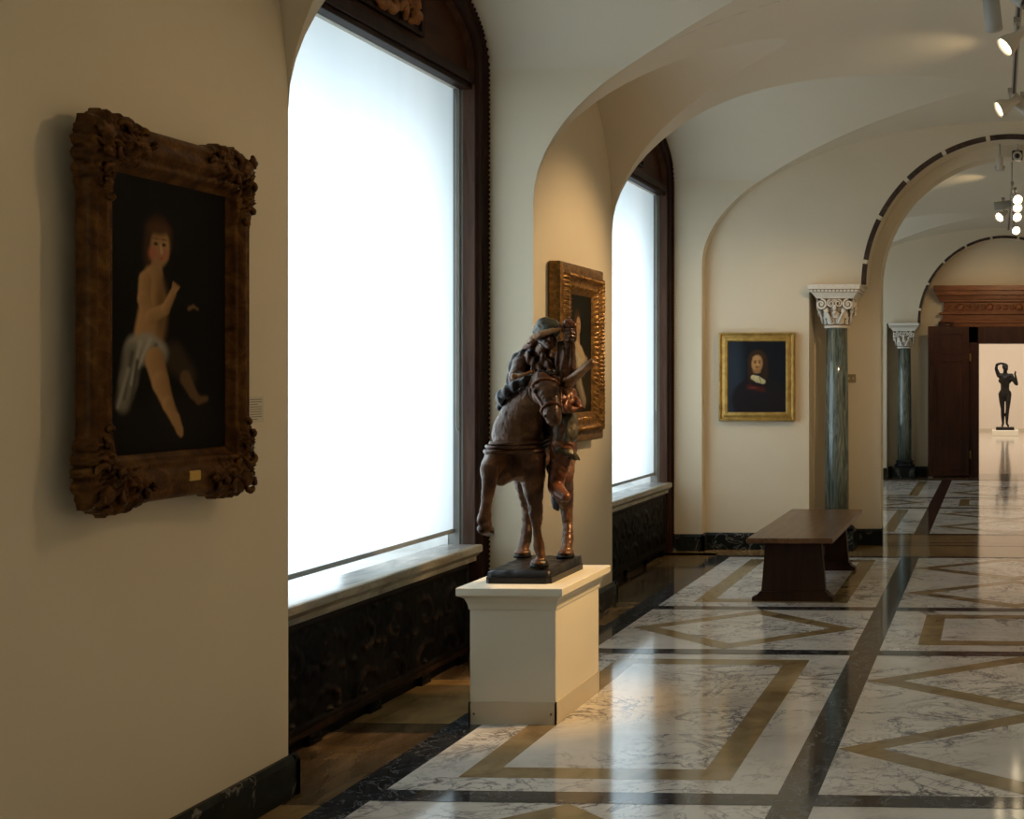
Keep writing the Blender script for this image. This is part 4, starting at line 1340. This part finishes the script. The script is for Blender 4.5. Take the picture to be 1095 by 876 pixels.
organic('rein_hand', hand_ch, [], M['bronze_rider'], rider, SO, .0032, 2)
# cap with turned brim
organic('cap', [[(-2.15, 5.70, 1.815, .045), (-2.10, 5.66, 1.825, .048), (-2.075, 5.64, 1.815, .03)]],
        [((-2.115, 5.675, 1.842), (.058, .055, .040), (0, .15, 0))], M['bronze_green'], rider, SO, .005, 4, hair_disp(.004, 40))
organic('cap_brim', [[(-2.205, 5.66, 1.762, .009), (-2.165, 5.625, 1.782, .017), (-2.12, 5.605, 1.800, .017), (-2.07, 5.60, 1.815, .013), (-2.035, 5.615, 1.822, .008)]],
        [((-2.15, 5.63, 1.795), (.045, .02, .014), (0, -.45, 0))], M['bronze_light'], rider, SO, .0042, 2, hair_disp(.003, 60))
organic('hood_fold', [[(-2.20, 5.72, 1.765, .022), (-2.24, 5.76, 1.735, .028), (-2.27, 5.78, 1.70, .03)]],
        [], M['bronze_red'], rider, SO, .005, 3, hair_disp(.003, 50))
organic('sleeve_fold', [[(-2.03, 5.66, 1.825, .020), (-2.01, 5.65, 1.848, .026), (-1.985, 5.645, 1.838, .018)]], [], M['bronze_red'], rider, SO, .005, 3, hair_disp(.003, 50))
# cloak hanging from the shoulders behind the back
def fold(a, f): return lambda co, nn: a * math.sin(co.x * f + 3 * noise.noise(co * 14)) + .002 * noise.noise(co * 60)
organic('cloak', [[(-2.285, 5.76, 1.70, .028), (-2.325, 5.79, 1.62, .032), (-2.335, 5.80, 1.54, .03), (-2.33, 5.80, 1.47, .028)],
                  [(-2.24, 5.81, 1.71, .03), (-2.27, 5.86, 1.60, .05), (-2.27, 5.90, 1.48, .055)],
                  [(-2.18, 5.83, 1.70, .03), (-2.18, 5.89, 1.58, .06), (-2.18, 5.93, 1.46, .065)],
                  [(-2.285, 5.76, 1.70, .026), (-2.20, 5.71, 1.715, .018)]],
        [], M['bronze_blue'], rider, SO, .006, 3, fold(.006, 110))
# folded coat fronts and the open sleeve
organic('coat', [[(-2.22, 5.69, 1.70, .02), (-2.17, 5.665, 1.65, .024), (-2.115, 5.655, 1.59, .02)],
                 [(-2.15, 5.68, 1.71, .016), (-2.115, 5.67, 1.65, .022), (-2.09, 5.67, 1.60, .02)],
                 [(-2.19, 5.68, 1.60, .03), (-2.10, 5.67, 1.575, .03), (-2.04, 5.66, 1.53, .03)],
                 [(-2.05, 5.68, 1.76, .016), (-2.06, 5.68, 1.68, .026), (-2.055, 5.69, 1.60, .03)],
                 [(-2.0, 5.66, 1.75, .016), (-2.005, 5.665, 1.66, .028), (-2.01, 5.68, 1.59, .032)],
                 [(-2.03, 5.655, 1.74, .014), (-2.03, 5.65, 1.66, .02), (-2.03, 5.66, 1.585, .024)]],
        [], M['bronze_rider'], rider, SO, .005, 2, fold(.005, 170))
organic('coat_skirt', [[(-2.05, 5.70, 1.54, .035), (-2.03, 5.64, 1.48, .03), (-1.985, 5.58, 1.45, .012)],
                       [(-2.03, 5.72, 1.52, .03), (-1.985, 5.67, 1.475, .024), (-1.945, 5.63, 1.455, .012)],
                       [(-2.06, 5.60, 1.46, .02), (-1.98, 5.57, 1.445, .014), (-1.93, 5.61, 1.455, .010)]],
        [], M['bronze_red'], rider, SO, .005, 2, fold(.005, 150))
organic('breeches', [[(-2.12, 5.78, 1.41, .086), (-2.035, 5.66, 1.375, .064), (-2.026, 5.645, 1.325, .060)]], [], M['bronze_green'], rider, SO, .0055, 3, fold(.005, 120))
boot = organic('boot', [[(-2.036, 5.642, 1.285, .056), (-2.046, 5.642, 1.20, .047), (-2.066, 5.645, 1.11, .038), (-2.066, 5.637, 1.082, .036), (-2.025, 5.585, 1.06, .032), (-1.985, 5.55, 1.044, .024)],
                        [(-2.066, 5.66, 1.082, .03), (-2.07, 5.665, 1.055, .024)]], [], M['bronze_red'], rider, SO, .005, 2,
               lambda co, nn: .0032 * math.sin(co.z * 170 + co.x * 150 + 5 * noise.noise(co * 16)) * (max(0, noise.noise(co * 12 + Vector((3, 1, 2))) + .45) if co.z > .45 else .1))
organic('boot_cuff', [[(-2.075, 5.64, 1.262, .02), (-2.035, 5.60, 1.255, .018), (-1.985, 5.62, 1.235, .014), (-1.972, 5.64, 1.215, .010)],
                      [(-2.075, 5.66, 1.262, .02), (-2.02, 5.68, 1.25, .018), (-1.975, 5.65, 1.225, .014)], [(-2.07, 5.64, 1.275, .018), (-2.03, 5.60, 1.27, .016), (-1.99, 5.63, 1.25, .014), (-1.96, 5.66, 1.21, .006)]], [], M['bronze_green'], rider, SO, .005, 2, hair_disp(.003, 50))
organic('boot', [[(-2.385, 5.915, 1.29, .052), (-2.40, 5.94, 1.21, .042), (-2.40, 5.98, 1.14, .034), (-2.41, 5.92, 1.12, .026)]], [], M['bronze_red'], rider, SO, .006, 2)
organic('saddle_roll', [[(-2.318, 5.60, 1.495, .020), (-2.275, 5.545, 1.52, .026), (-2.215, 5.51, 1.555, .022), (-2.15, 5.525, 1.585, .020), (-2.09, 5.53, 1.612, .020), (-2.045, 5.55, 1.62, .012)],
                        [(-2.31, 5.61, 1.50, .022), (-2.33, 5.66, 1.46, .024)], [(-2.26, 5.60, 1.54, .03), (-2.18, 5.60, 1.59, .03)]],
        [], M['bronze_blue'], rider, SO, .005, 3, fold(.004, 120))
mb = MB(); mb.tube([tuple(Vector(p) - SO) for p in ((-2.20, 5.50, 1.603), (-2.165, 5.505, 1.608), (-2.13, 5.52, 1.625))], [.011, .008, .007], 8)
mb.ball(tuple(Vector((-2.207, 5.498, 1.602)) - SO), .016, 12)
mb.build('pommel', M['bronze_light'], rider)
# short baton-like tube held out to the side
d = Vector((-1.834, 5.50, 1.677)) - Vector((-1.988, 5.58, 1.57))
p0 = Vector((-2.0, 5.586, 1.562)) - SO; p1 = p0 + d * 1.0
mb = MB(); mb.tube([p0, p0 + d * .25, p0 + d * .8, p1, p1 + d * .02], [.026, .023, .018, .017, .010], 12)
mb.tube(ring(p0 + SO + d * .12, (d.normalized().cross(Vector((0, 0, 1))), d.normalized().cross(Vector((0, 1, 0)))), .025, .025, 12), .006, 6)
mb.build('wooden_tube', M['bronze_light'], rider)
hd2 = Vector((-1.985, 5.575, 1.572))
hand_ch = [[(hd2.x - .02, hd2.y + .02, hd2.z - .012, .020), (hd2.x + .01, hd2.y + .012, hd2.z - .012, .020)]]

# ------------------------------------------------------------------ door and entablature at the end of the second gallery
cz = thing('door_surround', 'carved dark wood cornice and door case over the far doorway', 'door surround', (CX, 19.56, 0))
mb = MB(); hw_ = 1.08
for x, y, z0, z1 in ((1.02, .12, 2.40, 2.46), (1.04, .14, 2.46, 2.50), (1.0, .10, 2.50, 2.60), (1.05, .15, 2.60, 2.63), (.98, .09, 2.63, 2.80), (1.04, .15, 2.80, 2.84), (1.07, .19, 2.84, 2.90), (1.10, .24, 2.90, 2.97), (1.13, .28, 2.97, 3.05)):
    mb.box(-x, x, -y, -.004, z0, z1)
for k in range(44):
    x = -1.03 + 2.06 * k / 43
    mb.box(x - .014, x + .014, -.225, -.15, 2.865, 2.895)
mb.build('cornice', M['cornice_wood'], cz, bevel=.004)
mb = MB()
rr_ = random.Random(2)
for k in range(17):
    x = -.94 + 1.88 * k / 16
    if k % 4 == 2:
        mb.ball((x, -.10, 2.715), (.06, .03, .06), 12)
    else:
        for s_ in (-1, 1):
            pts = [(x + .05 * (1 - .7 * t / 11) * math.cos(s_ * t * .6), -.098, 2.715 + .05 * (1 - .7 * t / 11) * math.sin(s_ * t * .6)) for t in range(12)]
            mb.tube(pts, .012, 5)
mb.build('carved_frieze', M['cornice_wood'], cz)
mb = MB()
for s_ in (-1, 1):
    mb.box(min(s_ * 1.06, s_ * .82), max(s_ * 1.06, s_ * .82), -.16, -.004, 2.37, 2.48)
    mb.ball((s_ * .94, -.16, 2.42), (.10, .03, .05), 12)
mb.build('bracket', M['door_wood'], cz, bevel=.005)
mb = MB()
ja, jb = DX0 - CX, DX1 - CX
mb.box(ja - .16, ja + .02, -.10, -.004, 0, 2.40); mb.box(jb - .02, jb + .16, -.10, -.004, 0, 2.40); mb.box(ja - .16, jb + .16, -.10, -.004, DZ - .02, 2.40)
mb.box(ja - .72, ja - .16, -.03, -.004, 0, 2.40); mb.box(jb + .16, jb + .72, -.03, -.004, 0, 2.40)
mb.build('door_case', M['door_wood'], cz, bevel=.006)
mb = MB()
for x0, x1, z0, z1 in ((DX0 + .002, DX0 + .025, 0, DZ - .002), (DX1 - .025, DX1 - .002, 0, DZ - .002), (DX0 + .002, DX1 - .002, DZ - .025, DZ - .002)):
    mb.box(x0, x1, 19.50, 19.945, z0, z1)
tag(mb.build('trim_3', M['door_wood']), kind='structure')
# folded-back door leaf
dr = tag(empty('door_1', (-.44, 19.42, 0), Matrix.Rotation(math.radians(14), 3, 'Z')), kind='structure')
W_ = .66
mb = MB(); mb.box(-W_, 0, -.05, 0, .02, 2.40)
mb.build('leaf', M['door_wood'], dr, bevel=.006)
mb = MB()
for z0, z1 in ((.12, .66), (.78, 1.86), (1.96, 2.30)):
    for q, dpt in ((0, .062), (.03, .052)):
        x0, x1, a, b_ = -W_ + .10 + q, -.10 - q, z0 + q, z1 - q
        for X0, X1, Z0, Z1 in ((x0, x1, a, a + .02), (x0, x1, b_ - .02, b_), (x0, x0 + .02, a, b_), (x1 - .02, x1, a, b_)):
            mb.box(X0, X1, -dpt, -.048, Z0, Z1)
    mb.box(-W_ + .19, -.19, -.058, -.048, z0 + .09, z1 - .09)
mb.build('raised_panel', M['door_wood'], dr, bevel=.004)
mb = MB(); mb.box(.0, .03, -.07, -.01, .3, .42); mb.box(.0, .03, -.07, -.01, 1.85, 1.97); mb.build('hinge', M['screw'], dr)

# ------------------------------------------------------------------ standing bronze figure in the last room
FO = Vector((.25, 33.5, 0))
pl = tag(MB().box(-.36, .36, -.55, .55, 0, .14).build('plinth', M['white_paint'], bevel=.01), 'low white plinth under the standing bronze figure in the far room', 'plinth')
pl.location = FO
fg = thing('bronze_figure', 'dark bronze standing figure with one arm raised to head, in the far room', 'statue', FO + Vector((0, 0, .14)))
mb = MB(); mb.box(-.25, .25, -.25, .25, 0, .075); mb.build('base_slab', M['bronze_figure'], fg, bevel=.01)
zz0 = .075
fc = [
    [(.0, 0, .93, .135), (.0, .0, 1.06, .120), (.0, -.01, 1.20, .125), (.0, -.01, 1.33, .135)],
    [(-.07, 0, .94, .095), (.08, 0, .93, .095)],
    [(-.10, -.01, 1.28, .085), (.10, -.01, 1.28, .085)],
    [(-.165, 0, 1.42, .066), (.165, 0, 1.41, .066)],
    [(.0, -.01, 1.42, .06), (.005, -.02, 1.54, .056)],
    [(.005, -.03, 1.64, .080), (.02, -.06, 1.60, .066)],
    [(-.175, 0, 1.43, .064), (-.245, -.03, 1.60, .046), (-.225, -.04, 1.72, .038), (-.12, -.05, 1.755, .032), (-.03, -.05, 1.745, .028)],
    [(.17, 0, 1.42, .064), (.29, -.06, 1.20, .046), (.325, -.12, 1.18, .040), (.30, -.16, 1.33, .033), (.275, -.17, 1.45, .026)],
    [(-.095, 0, .90, .092), (-.085, -.01, .70, .076), (-.065, -.02, .50, .055), (-.065, .02, .34, .054), (-.055, .03, .10, .035), (-.075, -.12, .03, .030)],
    [(.09, 0, .90, .092), (.085, -.06, .70, .074), (.07, -.08, .50, .054), (.055, -.02, .34, .052), (.05, .02, .10, .034), (.09, -.11, .03, .030)],
    [(.265, -.17, 1.46, .012), (.26, -.175, 1.545, .009)], [(.28, -.17, 1.46, .012), (.282, -.175, 1.555, .009)], [(.295, -.17, 1.455, .012), (.302, -.172, 1.53, .009)], [(.262, -.18, 1.43, .012), (.235, -.19, 1.48, .009)],
    [(-.03, -.05, 1.74, .026), (.02, -.06, 1.735, .016)],
]
fe = [((.005, -.02, 1.66), (.085, .095, .10)), ((.03, -.135, 1.62), (.018, .02, .02))]
organic('figure', [[(x, y, z + zz0, r) for x, y, z, r in ch] for ch in fc], [((c_[0], c_[1], c_[2] + zz0), r) for c_, r in fe], M['bronze_figure'], fg, (0, 0, 0), .014, 5)

# ------------------------------------------------------------------ track lighting
def track(label, x, y0, y1, z=3.62):
    t = thing('track_rail', label, 'track', (x, (y0 + y1) / 2, z))
    h = (y1 - y0) / 2
    mb = MB(); mb.box(-.018, .018, -h, h, -.018, .02); mb.build('rail', M['track'], t, bevel=.003)
    mb = MB(); mb.box(-.007, .007, -h + .02, h - .02, -.0195, -.017); mb.build('slot', M['track_slot'], t)
    k = max(2, int((y1 - y0) / 1.9))
    for i in range(k):
        y = -h + .25 + (2 * h - .5) * i / (k - 1)
        mb = MB(); mb.tube([(0, y, .02), (0, y, zb(x) - z + .0)], .008, 8); mb.lathe([(.04, zb(x) - z - .02), (.03, zb(x) - z - .0)], c=(0, y, 0), n=16)
        mb.build('hanger_rod', M['track'], t)
    return t
track('pale lighting track rail hanging under the near vaulted ceiling', .125, .2, 8.62)
track('pale lighting track rail hanging in the farther gallery beyond the arch', .17, 12.7, 16.6)

def lamp(label, base, aim, shape='bell', mat='lamp_white', lit=True, power=0, spot=.9, spill=0, col=(1, .68, .36), blend=.8):
    """spotlight head hung from the track at base, pointing at aim"""
    bp = Vector(base); d = (Vector(aim) - bp).normalized()
    t = thing('track_spotlight', label, 'spotlight', bp, group=None)
    z = Vector((0, 0, 1)); x = d.cross(z).normalized(); y = d.cross(x).normalized()
    R = Matrix((x, y, d)).transposed()
    up = 3.602 - bp.z
    mb = MB(); mb.tube([(0, 0, .0), (0, 0, up * .6), (.0, 0, up)], .008, 8); mb.box(-.018, .018, -.035, .035, up - .03, up); mb.build('arm', M['track'], t)
    if shape == 'bell':
        prof = [(.018, -.07), (.024, -.055), (.026, -.01), (.036, .015), (.055, .055), (.061, .085), (.062, .10), (.055, .10), (.05, .085), (.02, .04)]
        lz, lr = .083, .051
    else:
        prof = [(.03, -.10), (.045, -.095), (.047, .08), (.047, .10), (.041, .10), (.04, .07), (.02, .05)]
        lz, lr = .07, .039
    mb = MB(); mb.lathe(prof, n=24, M=R); hs = mb.build('housing', M[mat], t)
    mb = MB(); mb.lathe([(.001, lz + .012), (lr * .6, lz + .009), (lr, lz)], n=20, M=R); mb.build('lens', M['lens'] if lit else M['black_plastic'], hs)
    if power:
        ld = bpy.data.lights.new('spot', 'SPOT'); ld.energy = power; ld.color = col; ld.spot_size = spot; ld.spot_blend = blend; ld.shadow_soft_size = .045
        lo = bpy.data.objects.new('spot_beam', ld); lo.location = bp + d * .125
        lo.rotation_mode = 'QUATERNION'; lo.rotation_quaternion = d.to_track_quat('-Z', 'Y'); link(lo)
    if spill:
        ld = bpy.data.lights.new('spill', 'SPOT'); ld.energy = spill; ld.color = (1, .75, .42); ld.spot_size = 1.5; ld.spot_blend = 1; ld.shadow_soft_size = .02
        sd = Vector((-.8, .12, .50)).normalized()
        lo = bpy.data.objects.new('lamp_spill', ld); lo.location = bp + Vector((-.08, 0, .07))
        lo.rotation_mode = 'QUATERNION'; lo.rotation_quaternion = sd.to_track_quat('-Z', 'Y'); link(lo)
    return t
def spot(loc, aim, power, size, col=(1, .68, .36), blend=.8, soft=.045):
    ld = bpy.data.lights.new('spot', 'SPOT'); ld.energy = power; ld.color = col; ld.spot_size = size; ld.spot_blend = blend; ld.shadow_soft_size = soft
    lo = bpy.data.objects.new('spot_beam', ld); lo.location = loc
    lo.rotation_mode = 'QUATERNION'; lo.rotation_quaternion = (Vector(aim) - Vector(loc)).to_track_quat('-Z', 'Y'); link(lo)

lamp('white bell shaped spotlight, lit, second from the near end of the track, at top right', (.115, 6.80, 3.50), (-2.22, 5.85, 1.25), 'bell', power=190, spot=.50, spill=2.5, col=(1, .64, .3))
lamp('white bell shaped spotlight, lit, at the far end of the nearer track, before the arch', (.10, 8.46, 3.50), (-2.65, 7.60, 1.95), 'bell', power=230, spot=.74, spill=3)
lamp('grey cylinder spotlight hanging unlit at the very top, left of the track', (-.02, 6.42, 3.53), (.12, 7.2, 2.5), 'can', 'lamp_grey', False)
lamp('grey spotlight cut by the top edge of the picture, beside the track', (.09, 6.10, 3.53), (1.5, 5.2, 2.2), 'can', 'lamp_grey', False)
lamp('white spotlight behind the far end bell lamp, turned to the right', (.19, 8.57, 3.50), (2.4, 9.3, 1.8), 'can', 'lamp_white', False)
for k, (x, y, lab) in enumerate(((.20, 12.9, 'lit spotlight nearest on the farther gallery track'),
                                 (.21, 13.5, 'lit spotlight second along the farther gallery track'),
                                 (.22, 14.3, 'lit spotlight third along the farther gallery track, facing right'),
                                 (.23, 15.6, 'lit spotlight at the far end of the farther gallery track'))):
    lamp(lab, (x, y, 3.50), (1.2, y - 2.6, 2.3), 'bell')
lamp('lit spotlight facing left on the farther gallery track', (.09, 14.2, 3.50), (-1.2, 12.6, 2.3), 'bell', spill=5)
lamp('grey unlit spotlight on the left side of the farther gallery track', (.08, 13.6, 3.52), (-2.5, 13.7, 3.2), 'can', 'lamp_grey', False)
# beams without lamp heads: three on exhibits, then added fill for walls and door
spot((.13, 7.9, 3.5), (-2.2, 11.1, 1.5), 130, .75)
spot((.13, 5.95, 3.5), (-2.05, 5.85, .60), 430, .42, (1, .62, .27))
spot((.13, 5.3, 3.5), (-2.68, 3.80, 1.6), 44, .9)
spot((.13, 5.3, 3.5), (2.9, 6.5, 1.6), 160, 1.2)  # warm fill added to bounce off the right wall, like the next two
spot((.13, 2.3, 3.5), (2.9, 3.0, 1.6), 160, 1.2)
spot((.13, 8.0, 3.5), (2.9, 9.0, 1.6), 160, 1.2)
spot((.2, 16.8, 3.5), (.0, 19.5, 2.4), 60, 1.0)  # added warm fill that brightens the doorway cornice
spot((.2, 15.8, 3.5), (2.9, 15.0, 1.6), 120, 1.2)  # added warm fill on the second gallery's right wall

# small devices on the soffit of the arch
t = thing('motion_sensor', 'white cylinder sensor hanging from the crown of the near arch', 'sensor', (.035, 11.44, 3.66))
mb = MB(); mb.lathe([(.03, -.115), (.033, -.11), (.033, .0), (.02, .012)], n=20); mb.build('cylinder_body', M['lamp_white'], t)
mb = MB(); mb.tube([(0, 0, .01), (0, 0, .14)], .008, 8); mb.build('stem', M['track'], t)
t = thing('security_camera', 'small camera with round black lens at the crown of the near arch', 'camera', (.20, 11.44, 3.68))
mb = MB(); mb.box(-.05, .05, -.03, .06, -.045, .045); mb.build('housing', M['black_plastic'], t, bevel=.012)
mb = MB(); mb.lathe([(.045, .0), (.045, .02), (.036, .03), (.03, .02)], c=(0, -.02, -.01), n=20, M=Euler((PI / 2, 0, 0)).to_matrix()); mb.build('lens_ring', M['lamp_white'], t)
mb = MB(); mb.lathe([(.03, .0), (.022, .026), (.004, .03)], c=(0, -.02, -.01), n=16, M=Euler((PI / 2, 0, 0)).to_matrix()); mb.build('lens', M['black_plastic'], t)
mb = MB(); mb.tube([(0, .02, .03), (0, .03, .13)], .012, 8); mb.build('mount', M['lamp_white'], t)
t = thing('smoke_detector', 'small grey smoke detector just behind the near arch', 'smoke detector', (.04, 12.25, 3.70))
mb = MB(); mb.lathe([(.02, -.03), (.045, -.025), (.05, .0), (.05, .012)], n=20); mb.build('cover', M['lamp_grey'], t)
mb = MB(); mb.lathe([(.055, .012), (.055, .02)], n=20); mb.tube([(0, 0, .02), (0, 0, .24)], .010, 8); mb.build('mount', M['lamp_white'], t)

# ------------------------------------------------------------------ lights of the rest of the building, world, camera
def area(loc, rot, sx, sy, e, col):
    ld = bpy.data.lights.new('room_light', 'AREA'); ld.shape = 'RECTANGLE'; ld.size = sx; ld.size_y = sy; ld.energy = e; ld.color = col
    lo = bpy.data.objects.new('room_light', ld); lo.location = loc; lo.rotation_euler = rot; link(lo)
area((0, 29, 4.9), (0, 0, 0), 8, 10, 430, (1, .93, .83))

w_ = bpy.data.worlds.new('World'); sc.world = w_; w_.use_nodes = True
w_.node_tree.nodes['Background'].inputs[0].default_value = (.9, .95, 1, 1); w_.node_tree.nodes['Background'].inputs[1].default_value = .0

cam = bpy.data.cameras.new('camera'); co = bpy.data.objects.new('camera', cam); link(co)
FPX, PPX, PPY = 1300, 1020, 403
cam.sensor_fit = 'HORIZONTAL'; cam.sensor_width = 36; cam.lens = 36 * FPX / 1095
cam.shift_x = (547.5 - PPX) / 1095; cam.shift_y = (PPY - 438) / 1095
cam.clip_start = .05; cam.clip_end = 200
co.location = (0, 0, 1.6)
co.rotation_euler = (PI / 2, 0, math.atan(45 / 1300))
sc.camera = co
sc.view_settings.view_transform = 'Standard'
sc.view_settings.look = 'None'
sc.view_settings.exposure = .08
sc.cycles.use_denoising = True
sc.cycles.max_bounces = 10
sc.cycles.diffuse_bounces = 6
sc.cycles.sample_clamp_indirect = 6
